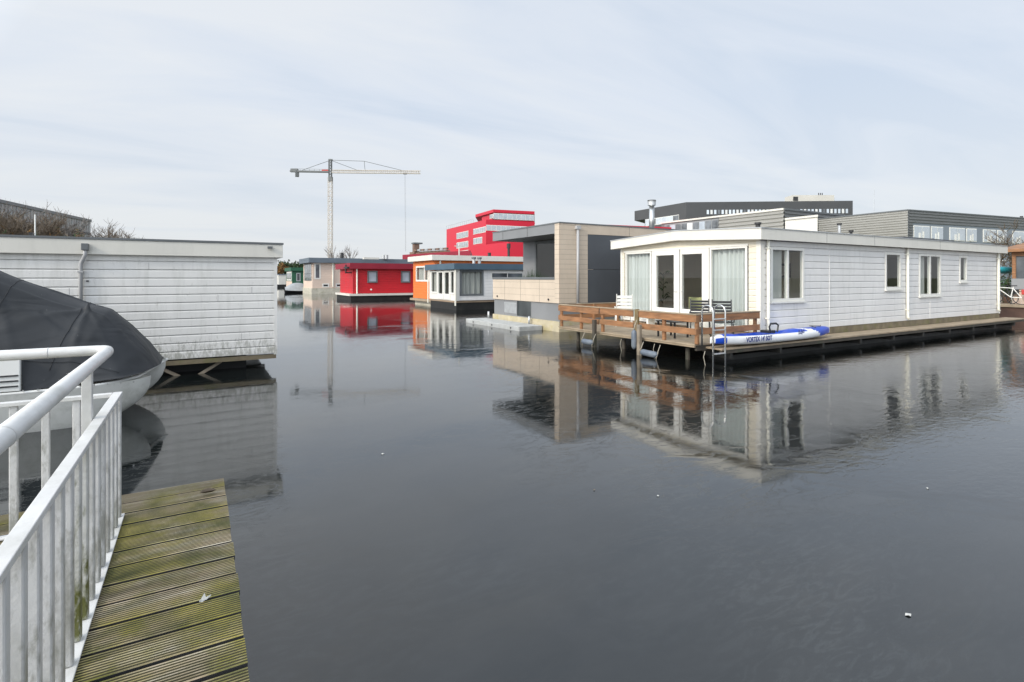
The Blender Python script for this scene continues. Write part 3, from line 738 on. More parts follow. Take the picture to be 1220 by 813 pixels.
ft = thing('terrace_fence', 'orange brown timber rail fence around the houseboat terrace', 'fence', (TU+.03, 12, TZ))
pf = lambda px: on_u(px, TU+.03)
posts = [668.5, 692, 717.5, 757.5, 790.5, 829.5]
for px in posts:
    y = pf(px); top = 1.17 if abs(px-757.5) > 2 else 1.21
    mt = 'woodpost' if abs(px-757.5) < 2 else 'wood'
    m = MB(); m.box((TU+.02, y-.045, TZ+.002), (TU+.09, y+.045, top-.01), mt); m.build('post', ft, bevel=.005, label='algae stained post' if mt == 'woodpost' else None)
y757 = pf(757.5); m = MB(); m.box((TU-.05, y757-.16, .30), (TU+.015, y757-.07, 1.23), 'woodpost'); m.build('post', ft, bevel=.005, label='algae stained post')
for (a, b_, dz) in ((666.5, 714.5, -.015), (716.0, 755.5, .0), (760.5, 831.2, .0)):
    ya, yb = pf(b_), pf(a)
    for z0, hh in ((1.00+dz, .175), (.69+dz, .155)):
        m = MB(); m.box((TU-.02, ya, z0), (TU+.018, yb, z0+hh), 'wood'); m.build('rail', ft, bevel=.006)
ya, yb = pf(831.2), pf(666.5)
for ca, cb in ((831.2, 761), (755, 667)):
    m = MB(); m.box((TU-.03, pf(ca), 1.178), (TU+.10, pf(cb), 1.205), 'plank'); m.build('cap_board', ft, bevel=.004)
for z0, hh in ((1.00, .175), (.69, .155)):
    m = MB(); m.box((TU+.02, TV0-.02, z0), (13.05, TV0+.018, z0+hh), 'wood'); m.build('rail', ft, bevel=.006)
    m = MB(); m.box((TU+.02, TV1-.03, z0), (13.2, TV1+.005, z0+hh), 'wood'); m.build('rail', ft, bevel=.006)
m = MB(); m.box((TU+.10, TV0-.03, 1.178), (13.06, TV0+.10, 1.205), 'plank'); m.build('cap_board', ft, bevel=.004)
m = MB(); m.box((TU+.10, TV1-.04, 1.178), (13.2, TV1+.06, 1.205), 'plank'); m.build('cap_board', ft, bevel=.004)
for (x, y) in ((12.95, TV0+.06), (12.0, TV1-.07), (13.1, TV1-.07)):
    m = MB(); m.box((x-.04, y-.036, TZ+.002), (x+.04, y+.036, 1.17), 'wood'); m.build('post', ft, bevel=.005)
# mooring posts and fenders
def rope(mb, pts, r=.012):
    mb.tube(pts, r, 'rope', 6)
for (px, fl, lab, z1) in ((708.5, 700, 'short dark mooring post at the left part of the terrace', .83), (762, 773, 'weathered timber mooring post beside the upright blue fender', .82)):
    y = on_u(px, TU-.16); m = MB(); m.box((TU-.22, y-.055, -1.5), (TU-.12, y+.055, z1), 'brace' if px > 750 else 'darkwood')
    tag(m.build('mooring_post', bevel=.01), lab, 'mooring post', 'mooring posts in front of the terrace')
def fender(a, b_, r, lab, grp):
    a, b_ = Vector(a), Vector(b_); d = (b_-a)
    ps = [a+d*s for s in (0, .03, .08, .16, .5, .84, .92, .97, 1)]; rs = [r*.25, r*.45, r*.8, r, r, r, r*.8, r*.45, r*.25]
    th = thing('fender', lab, 'fender', (a+b_)/2, grp)
    m = MB(); m.tube(ps, rs, 'fender', 16); m.build('body', th, smooth=True)
    for p, sg in ((a, 1), (b_, -1)):
        m = MB()
        mid = p+Vector((.02, 0, .10))
        m.tube([p, p+Vector((-.01, .02*sg, .06)), mid, mid+Vector((.09, .01, .16))], .011, 'rope', 6)
        if abs(d.z) < .3: m.tube([p, p+Vector((-.02, -.03*sg, -.06)), p+Vector((-.015, -.02*sg, -.15))], .010, 'rope', 6)
        m.build('rope', th, smooth=True)
g_ = 'fenders hung on the terrace edge'
ya, yb = on_u(696, TU-.2), on_u(709, TU-.2); fender((TU-.28, ya, .14), (TU-.28, yb, .14), .085, 'grey fender floating flat beneath the short dark mooring post', g_)
ya, yb = on_u(764, TU-.3), on_u(784, TU-.3); fender((TU-.32, ya, .12), (TU-.32, yb, .10), .085, 'pale grey fender lying flat right of the timber mooring post', g_)
y = on_u(758, TU-.2)+.04; fender((TU-.24, y, .14), (TU-.24, y, .68), .075, 'upright blue grey fender tied to the timber mooring post', g_)
m = MB()
for px in (738.5, 778, 850-12):
    y = on_u(px, TU-.1); m.tube([(TU-.04, y, .34), (TU-.07, y+.02, .2), (TU-.05, y-.01, .02), (TU-.06, y, -.3)], .009, 'rope', 6)
m.build('hanging_rope', te, smooth=True)
# ladder
ld = thing('boarding_ladder', 'stainless steel boarding ladder with hooped handles in front of the kayak tip', 'ladder', (11.0, 8.5, 0))
lx0, lx1, ly = on_v(849.5, 8.46), on_v(864, 8.46), 8.46
for x in (lx0, lx1):
    pts = [(x, ly, -.7), (x, ly, 1.30)]+[(x, ly+.16-.16*cos(a), 1.30+.14*sin(a)) for a in (pi*.2, pi*.4, pi*.6, pi*.8, pi)]+[(x, ly+.32, .46)]
    m = MB(); m.tube(pts, .021, 'steel', 12); m.build('stile', ld, smooth=True)
for z in (1.12, .86, .30, -.28):
    m = MB(); m.box((lx0+.018, ly-.035, z-.012), (lx1-.018, ly+.035, z+.012), 'galv'); m.build('rung', ld, bevel=.004)
# kayak
KY, KZ = 8.80, .38
ku0, ku1 = on_v(850.5, KY-.1), on_v(992, KY-.1); KL = ku1-ku0
kk = thing('kayak', 'blue and white sit on top kayak lying on the houseboat walkway', 'kayak', ((ku0+ku1)/2, KY, KZ))
rows = []; NS = 48; NCc = 20
def khw(s): return .30*max(0.0, 1-abs(2*s-1.0)**2.6)**.8+.015
for i in range(NS+1):
    s = i/NS; hw = khw(s); zb = KZ+.02+.10*abs(2*s-1)**3.5; zt = KZ+.30+.03*abs(2*s-1)**2-.12*max(0, abs(2*s-1)-.88)/.12*.5
    x = ku0+KL*s; row = []
    for j in range(NCc):
        a = 2*pi*j/NCc; cy, sz = cos(a), sin(a)
        yy = hw*math.copysign(abs(cy)**.55, cy); zz = (zb+zt)/2+(zt-zb)/2*math.copysign(abs(sz)**.75, sz)
        if sz > .8 and .16 < s < .66: zz -= .09*min(1, (s-.16)/.05, (.66-s)/.05)
        row.append((x, KY+yy, zz))
    rows.append(row)
def kmat(i, j):
    s = (i+.5)/NS; up = sin(2*pi*(j+.5)/NCc)
    if s < .085 and up < .45: return 'kblue' if s > .012 else 'kwhite'
    if s > .79+.12*(.4-up)*.5: return 'kblue' if s < .985 else 'kwhite'
    if up > .62 and .06 < s < .70: return 'kblue'
    return 'kwhite'
m = MB(); m.grid(rows, kmat, close=True); m.face(rows[0], 'kwhite'); m.face(rows[-1], 'kblue'); m.build('hull', kk, smooth=True)
xs = on_v(917.5, KY-.05)
m = MB()
pts = [(xs-.16, KY-.22, KZ+.30), (xs-.21, KY-.20, KZ+.42), (xs-.19, KY-.14, KZ+.50), (xs-.19, KY+.14, KZ+.50), (xs-.21, KY+.20, KZ+.42), (xs-.16, KY+.22, KZ+.30)]
m.tube([(xs-.14, KY-.16, KZ+.28), (xs-.20, KY-.16, KZ+.44), (xs-.12, KY-.15, KZ+.52), (xs+.10, KY-.15, KZ+.52), (xs+.20, KY-.15, KZ+.46), (xs+.14, KY-.16, KZ+.29)], .024, 'blackplastic', 8)
m.box((xs-.13, KY-.12, KZ+.26), (xs+.13, KY+.15, KZ+.33), 'blackplastic'); m.build('seat', kk, bevel=.03)
m = MB(); m.tube([(ku0+KL*.80, KY-.2, KZ+.335), (ku0+KL*.84, KY+.1, KZ+.345), (ku0+KL*.88, KY-.1, KZ+.345), (ku0+KL*.93, KY+.05, KZ+.345)], .010, 'blackplastic', 6); m.build('deck_bungee', kk)
def text(body, size, loc, rot, mat, parent, name='lettering', sx=1, bold=0):
    cu = bpy.data.curves.new(name, 'FONT'); cu.body = body; cu.size = size; cu.extrude = .0015; cu.offset = bold; cu.resolution_u = 3
    tmp = bpy.data.objects.new('tmp_text', cu); col.objects.link(tmp)
    bpy.context.view_layer.update()
    me = bpy.data.meshes.new_from_object(tmp.evaluated_get(bpy.context.evaluated_depsgraph_get()))
    bpy.data.objects.remove(tmp); me.materials.clear(); me.materials.append(M[mat]); me.name = name
    o = bpy.data.objects.new(name, me); col.objects.link(o); o.parent = parent
    o.location = Vector(loc)-Vector(parent.location); o.rotation_euler = rot; o.scale = (sx, 1, 1); return o
tx = on_v(888, KY-.3)
text("VORTEX 14' SOT", .17, (tx, KY-.332, KZ+.125), (R(90), 0, R(-.5)), 'knavy', kk, sx=.80, bold=.006)
text("fidjel", .17, (on_v(950, KY-.28), KY-.315, KZ+.20), (R(90), R(-6), R(4)), 'knavy', kk, sx=.95, bold=.002)

# terrace furniture
def armchair(name, label, cat, x, y, mat, rot, slats, h=.95, grp=None):
    """slatted garden chair; local +y is where the sitter faces"""
    th = thing(name, label, cat, (0, 0, 0), grp)
    sh = .42
    for i, (sx2, sy2) in enumerate(((-.25, .22), (.25, .22), (-.25, -.22), (.25, -.22))):
        m = MB(); m.tube([(sx2*1.06, sy2*1.15, 0), (sx2, sy2, .40)], .014, mat, 8); m.build('leg', th, smooth=True)
    m = MB()
    for i in range(6): m.box((-.25, -.22+i*.078, sh-.012), (.25, -.22+i*.078+.06, sh+.010), mat)
    m.build('seat', th, bevel=.003)
    m = MB()
    for i in range(slats):
        z = .50+i*(h-.52)/slats; yb = -.24-(z-.42)*.32
        m.box((-.24, yb-.010, z), (.24, yb+.008, z+(h-.52)/slats*.74), mat)
    for sx2 in (-.25, .25): m.bar((sx2, -.22, .40), (sx2, -.24-(h-.42)*.32, h), .03, .025, mat, up=(0, 1, 0))
    m.build('backrest', th, bevel=.003)
    for sx2 in (-.28, .28):
        m = MB(); m.tube([(sx2, -.30, .64), (sx2, -.05, .66), (sx2, .20, .65), (sx2, .24, .60), (sx2*.95, .22, .42)], .015, mat, 8); m.build('armrest', th, smooth=True)
    th.location = (x, y, TZ); th.rotation_euler = (0, 0, rot); return th
armchair('garden_chair', 'white slatted garden armchair near the left end of the terrace', 'chair', 12.35, 13.65, 'whiteplastic', R(-38), 5, 1.10)
bc = armchair('folding_chair', 'black slatted chair left of the other, near the glass doors', 'chair', 12.30, 10.42, 'blackplastic', R(132), 6, 1.02, 'black slatted chairs on the terrace')
dup(bc, (12.48, 9.80, TZ), 'black slatted chair right of the other, behind the ladder handles', R(132))
tb = thing('low_table', 'low black side table under the front fence rail by the black chairs', 'table', (11.35, 10.55, TZ))
m = MB(); m.box((11.05, 10.2, TZ+.42), (11.65, 10.9, TZ+.45), 'blackplastic'); m.build('table_top', tb, bevel=.005)
for x in (11.1, 11.6):
    for y in (10.25, 10.85): m = MB(); m.box((x-.02, y-.02, TZ), (x+.02, y+.02, TZ+.419), 'blackplastic'); m.build('leg', tb)
bx = thing('storage_bench', 'long low white bench against the glazed houseboat front', 'bench', (13.0, 12.3, TZ))
m = MB(); m.box((12.8, 11.2, TZ+.30), (13.2, 13.2, TZ+.36), 'whiteplastic'); m.build('seat', bx, bevel=.01)
for y in (11.35, 13.05): m = MB(); m.box((12.85, y-.04, TZ), (13.15, y+.04, TZ+.299), 'whiteplastic'); m.build('leg', bx)
# inside the living room
so = thing('sofa', 'dark sofa seen through the right glass door', 'sofa', (U1+1.6, 11.0, ZB))
m = MB(); m.box((U1+1.0, 10.2, ZB), (U1+2.2, 12.4, ZB+.42), 'sofa'); m.build('seat', so, bevel=.04)
m = MB(); m.box((U1+1.95, 10.2, ZB+.42), (U1+2.2, 12.4, ZB+.85), 'sofa'); m.build('backrest', so, bevel=.04)
m = MB(); rows = []
cy = on_u(827, U1+.9)
for i in range(9):
    a = -1+i/4; row = []
    for j in range(12):
        an = 2*pi*j/12; row.append((U1+.95+.09*(1-a*a)**.5*cos(an)+.03*a, cy+.30*a, 1.24+(.20+.03*a*a)*sin(an)*(1 if abs(a) < 1 else .9)))
    rows.append(row)
m.grid(rows, 'cushion', close=True); tag(m.build('cushion', smooth=True), 'olive green cushion behind the right door pane', 'cushion')
for (y, z, lab) in ((11.6, 2.35, 'left of the two dark framed pictures on the far room wall'), (12.6, 2.35, 'right of the two dark framed pictures on the far room wall')):
    pc = thing('framed_picture', lab, 'picture', (U1+4.58, y, z), 'framed pictures on the room wall')
    m = MB(); m.box((U1+4.56, y-.3, z-.25), (U1+4.598, y+.3, z+.25), 'blackplastic'); m.build('frame', pc)
    m = MB(); m.box((U1+4.552, y-.22, z-.17), (U1+4.558, y+.22, z+.17), 'pale'); m.build('picture', pc)
pl = thing('potted_houseplant', 'tall leafy plant just inside the left door pane', 'houseplant', (U1+.75, on_u(790, U1+.75), ZB))
m = MB(); px_, py_ = pl.location.x, pl.location.y
m.tube([(px_, py_, ZB), (px_, py_, ZB+.35)], [.13, .18], 'whiteplastic', 16); m.build('pot', pl, smooth=True)
m = MB(); rr = random.Random(4)
for k in range(34):
    a = rr.uniform(0, 2*pi); z = ZB+.5+rr.random()*1.2; l = rr.uniform(.2, .38)
    p0 = Vector((px_, py_, z)); p1 = p0+Vector((cos(a)*l, sin(a)*l, l*.5)); p2 = p1+Vector((cos(a)*l*.5, sin(a)*l*.5, -.08))
    n_ = Vector((-sin(a), cos(a), 0))*.03
    m.face([p0, p1-n_, p2, p1+n_], 'leaf')
m.tube([(px_, py_, ZB+.3), (px_, py_, ZB+1.7)], .015, 'bark', 6); m.build('foliage', pl)

# ---------------------------------------------------------------- beige houseboat
BU, BV0 = 12.0, 16.85; BV1 = on_u(587.5, BU); BU2 = 27.5; BR = 13.65
t = thing('beige_houseboat', 'two storey beige and grey clad houseboat with a corner loggia', 'houseboat', (BU+7, (BV0+BV1)/2, 0))
def joints(mb, ax, plane, xs, z0, z1, off=.011): 
    for x in xs: wbox(mb, ax, plane, x-.005, x+.005, off-.004, off+.002, z0, z1, 'groove')
m = MB()
siding(m, 'v', BU, BV0+.32, BV1, 1.10, 2.02, pitch=.27, mat='beige', style='panel', d=.01, base=1.10)
joints(m, 'v', BU, [on_u(x, BU) for x in (601.5, 620.4, 642.8)], 1.1, 2.02); m.box((BU+.002, BV0+.33, 1.10), (BU+.12, BV1, 2.02), 'beige')
m.build('parapet', t)
m = MB(); m.box((BU-.03, BV0+.32, 2.022), (BU+.15, BV1+.01, 2.12), 'trim_grey'); m.build('coping', t, bevel=.005)
m = MB(); siding(m, 'v', BU, BV0, BV0+.318, 1.10, 4.20, pitch=.19, mat='beige', style='panel', d=.011, base=1.10); m.box((BU+.002, BV0+.004, 1.10), (BR, BV0+.316, 4.20), 'beige'); m.build('pillar', t)
ux = on_v(700, BV0)
m = MB(); siding(m, 'u', BV0, BU, ux, 1.10, 4.20, pitch=.19, mat='beige', style='panel', d=.012, base=1.10)
siding(m, 'u', BV0, ux, BU2, 3.82, 4.20, pitch=.38, mat='beige', style='panel', d=.012, base=3.82)
joints(m, 'u', BV0, [on_v(686, BV0), ux+2.2, ux+4.4, ux+6.6], 3.82, 4.2, .013)
m.build('side_cladding', t)
m = MB(); m.box((ux+.002, BV0-.006, 1.10), (BU2, BV0+.10, 2.42), 'anthracite'); m.box((ux+.002, BV0-.006, 2.436), (BU2, BV0+.10, 3.815), 'anthracite'); m.box((ux+.01, BV0+.01, 2.42), (BU2, BV0+.1, 2.436), 'groove'); m.build('side_panel', t)
m = MB(); m.box((BU+.04, BV0+.05, .40), (BU2, BV1-.05, 1.098), 'greypanel')
joints(m, 'v', BU+.04, [on_u(x, BU) for x in (600, 632)], .41, 1.09, .0)
m.build('lower_storey', t)
f = MB(); wbox(f, 'v', BU+.04, on_u(614.5, BU), on_u(600, BU), -.01, .006, 0.52, 1.0, 'galv'); f.build('window', t, label='lower window with white blind')
f = MB(); wbox(f, 'v', BU+.04, on_u(631.5, BU), on_u(615.2, BU), -.01, .006, .44, 1.08, 'darkglass'); f.build('window', t, label='dark lower window')
m = MB(); m.box((BU-.02, BV0, -.6), (BU2, BV1, .399), 'hull_yellow'); m.build('hull', t)
m = MB(); m.box((BR-1.5, BV0+.34, 1.10), (BR+.1, BV1, 1.2), 'trim_grey'); m.build('loggia_floor', t)
m = MB(); m.box((BR, on_u(638, BR), 1.2), (BR+.12, BV1-.02, 3.82), 'greypanel'); m.box((BR, BV0+.318, 1.2), (BR+.1, BV0+.6, 3.82), 'greypanel')
m.box((BR+.13, BV1-.12, 1.1), (BU2, BV1, 3.82), 'greypanel'); m.box((BU2-.1, BV0, 1.1), (BU2, BV1-.13, 3.82), 'greypanel'); m.build('upper_walls', t)
m = MB(); m.box((BU+.9, BV1-.04, 1.2), (BR-.002, BV1-.02, 2.1), 'darkglass'); m.build('glass_screen', t)
fo = window(t, 'v', BR, BV0+.6, on_u(638, BR), 1.2, 3.78, fw=.12, mull=(.35,), fmat='trim_grey', gmat='glass', cur=None)
m = MB(); m.box((BR+.2, BV0+.2, 1.1), (BU2-.2, BV1-.2, 1.15), 'roomfloor'); m.box((BR+4, BV0+.12, 1.15), (BR+4.1, BV1-.2, 3.8), 'room'); m.build('inner_walls', t)
m = MB(); m.box((BR+.8, BV0+1.2, 1.9), (BR+.85, BV0+2.2, 2.5), 'blind'); m.box((BR+1.5, BV0+1.2, 2.9), (BR+1.6, BV0+3.0, 3.0), 'blind'); m.build('cabinet', t)
m = MB(); m.box((BU-.01, BV0+.320, 3.82), (BU2, BV1+.02, 4.20), 'greypanel'); joints(m, 'v', BU-.02, [on_u(x, BU) for x in (599.5, 628.5)], 3.83, 4.2, .0); m.build('roof', t)
m = MB(); m.box((BU-.03, BV0-.03, 4.202), (BU2+.03, BV1+.04, 4.25), 'trim_grey'); m.build('roof_edge', t)
x = on_v(688.5, BV0-.08); m = MB(); m.tube([(x, BV0-.075, 1.0), (x, BV0-.075, 4.05)], .055, 'pipe_grey', 14); dp = m.build('downpipe', t, smooth=True)
m = MB(); m.box((x-.10, BV0-.15, 4.0), (x+.10, BV0-.014, 4.13), 'pipe_grey'); m.build('hopper', dp)
m = MB()
for px, py in ((593, 353), (654, 357)): y = on_u(px, BU); z = zu(px, py, BU); m.tube([(BU-.05, y, z), (BU, y, z)], .04, 'ventblack', 10)
m.build('overflow_spouts', t)
p = at(776.5, 25.6); m = MB()
m.tube([(p.x, p.y, 4.2), (p.x, p.y, 5.5)], .125, 'steel', 18); m.tube([(p.x, p.y, 4.2), (p.x, p.y, 4.34)], .19, 'steel', 18)
fl = m.build('flue', t, smooth=True)
m = MB(); m.tube([(p.x, p.y, 5.52), (p.x, p.y, 5.56), (p.x, p.y, 5.7), (p.x, p.y, 5.76)], [.12, .19, .19, .2], 'galv', 18); m.tube([(p.x, p.y, 5.762), (p.x, p.y, 5.80)], .2, 'ventblack', 18); m.build('flue_cowl', fl)
pt = thing('planter_grass', 'ornamental grasses in a trough on the beige houseboat balcony', 'plant', (BU+.35, on_u(637, BU+.35), 1.2))
m = MB(); y0 = pt.location.y; m.box((BU+.18, y0-1.2, 1.2), (BU+.5, y0+1.4, 1.95), 'trim_grey'); m.build('trough', pt)
m = MB()
for k in range(260):
    yy = y0+rr.uniform(-1.15, 1.35); xx = BU+rr.uniform(.22, .46); hh = rr.uniform(.15, .55)*(1.2 if abs(yy-y0) < .5 else .6); dx, dy = rr.uniform(-.12, .12), rr.uniform(-.15, .15)
    m.face([(xx-.008, yy, 1.95), (xx+.008, yy, 1.95), (xx+dx, yy+dy, 1.95+hh)], 'leaf')
m.build('foliage', pt)
# pontoon
t = thing('floating_pontoon', 'flat grey concrete pontoon moored against the beige houseboat', 'pontoon', (11.4, 20.3, 0))
m = MB(); m.box((10.85, 17.95, -.2), (11.93, 22.8, .18), 'concrete'); m.build('slab', t, bevel=.02)
for px, y in ((576, 22.4), (628.7, 18.8)):
    m = MB(); m.tube([(11.85, y, .18), (11.85, y, .50)], .05, 'galv', 10); m.build('bollard', t, smooth=True)
m = MB(); 
for y in (18.6, 20.2, 22.0): m.tube([(10.83, y, .08), (10.855, y, .08)], .035, 'ventblack', 8)
m.build('tie_holes', t)

# ---------------------------------------------------------------- generic distant houseboat helpers
def simple_roof(t, x0, x1, y0, y1, z0, z1, mat, top='roofing', name='roof', ov=.25):
    m = MB(); m.prism([(x0-ov, y0-ov), (x1+ov, y0-ov), (x1+ov, y1+ov), (x0-ov, y1+ov)], z0, z1, mat, top); return m.build(name, t)
# white annex houseboat with blue-grey roof
AU, AV0 = 14.3, 31.5; AV1 = on_u(511.5, AU); AU2 = 28
t = thing('curtained_houseboat', 'small white houseboat with blue grey flat roof and drawn curtains', 'houseboat', (AU+7, (AV0+AV1)/2, 0))
ay = lambda px: on_u(px, AU); ax_ = lambda px: on_v(px, AV0)
m = MB(); fr_ops = [(ay(542.3), ay(513.5), .95, 2.58)]
m.box((AU, ay(513.5), .6), (AU+.08, AV1, 2.62), 'white'); m.box((AU, AV0, .6), (AU+.08, ay(542.3), 2.62), 'white'); m.box((AU+.003, ay(542.3), .6), (AU+.08, ay(513.5), 1.02), 'white'); m.build('front_wall', t)
window(t, 'v', AU, ay(521.5), ay(514), 1.02, 2.58, fw=.10, cur=[(.1, .9, 'drape')])
window(t, 'v', AU, ay(542), ay(537), 1.02, 2.58, fw=.10, gmat='glass')
for a, b_ in ((528.9, 521.8), (536.7, 529.2)):
    f = MB(); y0, y1 = ay(a), ay(b_)
    wbox(f, 'v', AU, y0, y0+.16, -.04, .05, .66, 2.58, 'pvc'); wbox(f, 'v', AU, y1-.16, y1, -.04, .05, .66, 2.58, 'pvc'); wbox(f, 'v', AU, y0+.16, y1-.16, -.04, .05, .66, 1.02, 'pvc'); wbox(f, 'v', AU, y0+.16, y1-.16, -.04, .05, 2.45, 2.58, 'pvc')
    fo = f.build('door', t); g = MB(); wbox(g, 'v', AU, y0+.15, y1-.15, .0, .01, 1.0, 2.47, 'glass'); g.build('pane', fo)
m = MB(); siding(m, 'u', AV0, ax_(543.5), AU2, .62, 2.62, [(ax_(547.5), ax_(576), .92, 2.60), (ax_(585), ax_(623), 2.05, 2.45)], .2, 'white_side', d=.02)
m.box((AU-.01, AV0-.03, .6), (ax_(547.3), AV0-.002, 2.62), 'white'); m.build('side_wall', t)
window(t, 'u', AV0, ax_(547.8), ax_(575.8), .92, 2.6, fw=.12, fmat='trim_grey', cur=[(.02, .98, 'drape')], curkw={'off': -.15, 'amp': .06, 'wl': .34, 'gather': 1})
window(t, 'u', AV0, ax_(585), ax_(623), 2.05, 2.45, fw=.06, mull=(.5,), gmat='farglass')
m = MB(); m.box((AU+.1, AV1-.1, .6), (AU2, AV1, 2.62), 'white'); m.box((AU2-.1, AV0+.1, .6), (AU2, AV1-.1, 2.62), 'white'); m.box((AU+5, AV0+.1, .6), (AU+5.1, AV1-.1, 2.6), 'room'); m.build('inner_walls', t)
m = MB(); m.box((AU+.06, AV0+.05, .48), (AU2, AV1-.05, .598), 'roomfloor'); m.build('floor', t)
simple_roof(t, AU, AU2, AV0, AV1, 2.63, 3.02, 'bluegrey')
m = MB(); m.box((AU+.06, AV0+.1, -.5), (AU2, AV1-.1, .478), 'hull'); m.build('hull', t)
m = MB(); m.tube([(AU-.10, AV0-.12, .3), (AU-.10, AV0-.12, 2.62)], .05, 'pipe', 10); m.build('downpipe', t)
m = MB(); m.tube([(AU-.10, AV1-.0, .3), (AU-.10, AV1-.0, 2.62)], .04, 'pipe', 10); m.build('downpipe', t)
for dx in (0, .45): 
    p = at(564.5, 38); m = MB(); m.tube([(p.x+dx, p.y, 3.0), (p.x+dx, p.y, 3.42)], .11, 'galv', 10); m.tube([(p.x+dx, p.y, 3.42), (p.x+dx, p.y, 3.55)], .16, 'trim_grey', 10); m.build('roof_vent', t)
# orange houseboat
OU, OV0 = 14.9, 36.55; OV1 = on_u(492.5, OU); OU2 = 29
t = thing('orange_houseboat', 'orange boarded houseboat with white fascia behind the curtained one', 'houseboat', (OU+7, (OV0+OV1)/2, 0))
oy = lambda px: on_u(px, OU)
m = MB(); siding(m, 'v', OU, OV0, OV1, .50, 3.36, [(oy(512), oy(496), 1.80, 3.0)], .2, 'orange', d=.018)
siding(m, 'u', OV0, OU, OU2, .50, 3.36, (), .2, 'orange', d=.018); m.box((OU+.3, OV0+.05, .5), (OU2, OV1, 3.36), 'orange'); m.build('wall', t)
window(t, 'v', OU, oy(512), oy(496), 1.80, 3.0, fw=.13, mull=(.36,), gmat='glass', cur=[(.42, .97, 'drape')])
simple_roof(t, OU, OU2, OV0, OV1, 3.37, 3.75, 'fascia', ov=.35)
m = MB(); m.box((OU+.1, OV0+.1, -.5), (OU2, OV1-.1, .32), 'hull_pale'); m.box((OU-.3, OV0, .322), (OU2, OV1, .49), 'plank'); m.build('hull', t)
m = MB(); m.tube([(OU+.4, OV0-.08, 2.5), (OU+.4, OV0-.08, 3.37)], .06, 'pipe', 10); m.build('downpipe', t)
p = at(606, 44); m = MB(); m.tube([(p.x, p.y, 3.7), (p.x, p.y, 4.7)], .10, 'ventblack', 10); m.tube([(p.x, p.y, 4.5), (p.x, p.y, 4.9)], .16, 'ventblack', 10); m.build('flue', t)
p = at(583, 44); m = MB(); m.tube([(p.x, p.y, 3.7), (p.x, p.y, 4.15)], .14, 'ventblack', 10); m.build('roof_vent', t)
p = at(547, 43); m = MB(); m.tube([(p.x, p.y, 3.7), (p.x, p.y, 4.9)], .05, 'fascia', 8); m.box((p.x-.4, p.y-.03, 4.6), (p.x+.4, p.y+.03, 4.66), 'fascia'); m.build('aerial', t)
# red houseboat
RU, RV0 = 12.4, 50.2; RV1 = on_u(405.5, RU); RU2 = 30
t = thing('red_houseboat', 'bright red boarded houseboat with dark red fascia and two small windows', 'houseboat', (RU+7, (RV0+RV1)/2, 0))
rx = lambda px: on_v(px, RV0)
m = MB(); siding(m, 'u', RV0, RU, RU2, .62, 2.92, (), .22, 'red', d=.02); siding(m, 'v', RU, RV0, RV1, .62, 2.92, (), .22, 'red', d=.02); m.box((RU+.05, RV0+.05, .62), (RU2, RV1, 2.92), 'red'); m.build('wall', t)
simple_roof(t, RU, RU2, RV0, RV1, 2.92, 3.45, 'darkred', ov=.4)
for a, b_ in ((437.5, 449.5), (477.5, 488.5)):
    fo = window(t, 'u', RV0, rx(a), rx(b_), 1.62, 2.75, fw=.13, fmat='trim_grey', gmat='frosted', proud=.10)
m = MB(); m.tube([(rx(425), RV0-.1, .62), (rx(425), RV0-.1, 2.92)], .07, 'pipe', 8); m.build('downpipe', t)
m = MB(); m.box((RU-.5, RV0-.6, .42), (RU2, RV1, .60), 'fascia'); m.build('walkway', t)
m = MB(); m.box((RU-.35, RV0-.45, -.5), (RU2, RV1, .419), 'hull'); m.build('hull', t)
m = MB(); m.box((RU-.6, RV0+.5, 2.5), (RU-.02, RV0+.62, 2.62), 'blackplastic'); m.tube([(RU-.55, RV0+.55, 2.6), (RU-.55, RV0+.55, 3.3)], .07, 'blackplastic', 8); m.box((RU-.62, RV0-.2, 2.95), (RU-.42, RV0+1.2, 3.1), 'blackplastic'); m.build('awning_bracket', t)
m = MB(); m.tube([(rx(442), RV0-.08, .98), (rx(442), RV0+.0, .98)], .08, 'whiteplastic', 10); m.build('vent_cover', t)
# far beige houseboat with slate roof
FU, FV0, FV1, FU2 = 12.5, 71.4, 78.0, 34
t = thing('pale_beige_houseboat', 'far beige houseboat with slate grey roof edge and tall windows', 'houseboat', (FU+8, 75, 0))
fx = lambda px: on_v(px, FV0)
m = MB(); siding(m, 'u', FV0, FU, FU2, .75, 4.0, (), .3, 'palebeige', d=.02); m.box((FU, FV0+.02, .75), (FU2, FV1, 4.0), 'palebeige'); m.build('wall', t)
simple_roof(t, FU, FU2, FV0, FV1, 4.0, 4.62, 'slate', ov=.5)
window(t, 'v', FU, FV0+.5, FV1-.9, 1.7, 3.95, fw=.14, mull=(.25, .5, .75), tmull=(.4,), gmat='farglass', fmat='trim_grey')
window(t, 'u', FV0, fx(374.5), fx(382), 1.9, 3.95, fw=.16, gmat='farglass')
for a, b_ in ((384, 392), (400, 408)): window(t, 'u', FV0, fx(a), fx(b_), .85, 1.35, fw=.14, gmat='darkglass')
m = MB(); m.tube([(fx(396.5), FV0-.12, .9), (fx(396.5), FV0-.12, 4.0)], .09, 'pipe', 8); m.build('downpipe', t)
m = MB(); m.box((FU-.1, FV0-.1, -.5), (FU2, FV1, .745), 'hull_pale'); m.build('hull', t)
for px, hh in ((407.5, .75), (457, .45), (460.5, .45)):
    p = at(px, 72); m = MB(); m.tube([(p.x, p.y, 4.6), (p.x, p.y, 4.7+hh)], .22, 'galv' if hh < .5 else 'ventblack', 10); m.build('roof_vent', t)
p = at(442, 70); m = MB(); m.box((p.x-1.0, p.y-.3, 4.0+.5), (p.x+1.0, p.y+.3, 4.74), 'fascia'); m.build('roof_hatch', t)
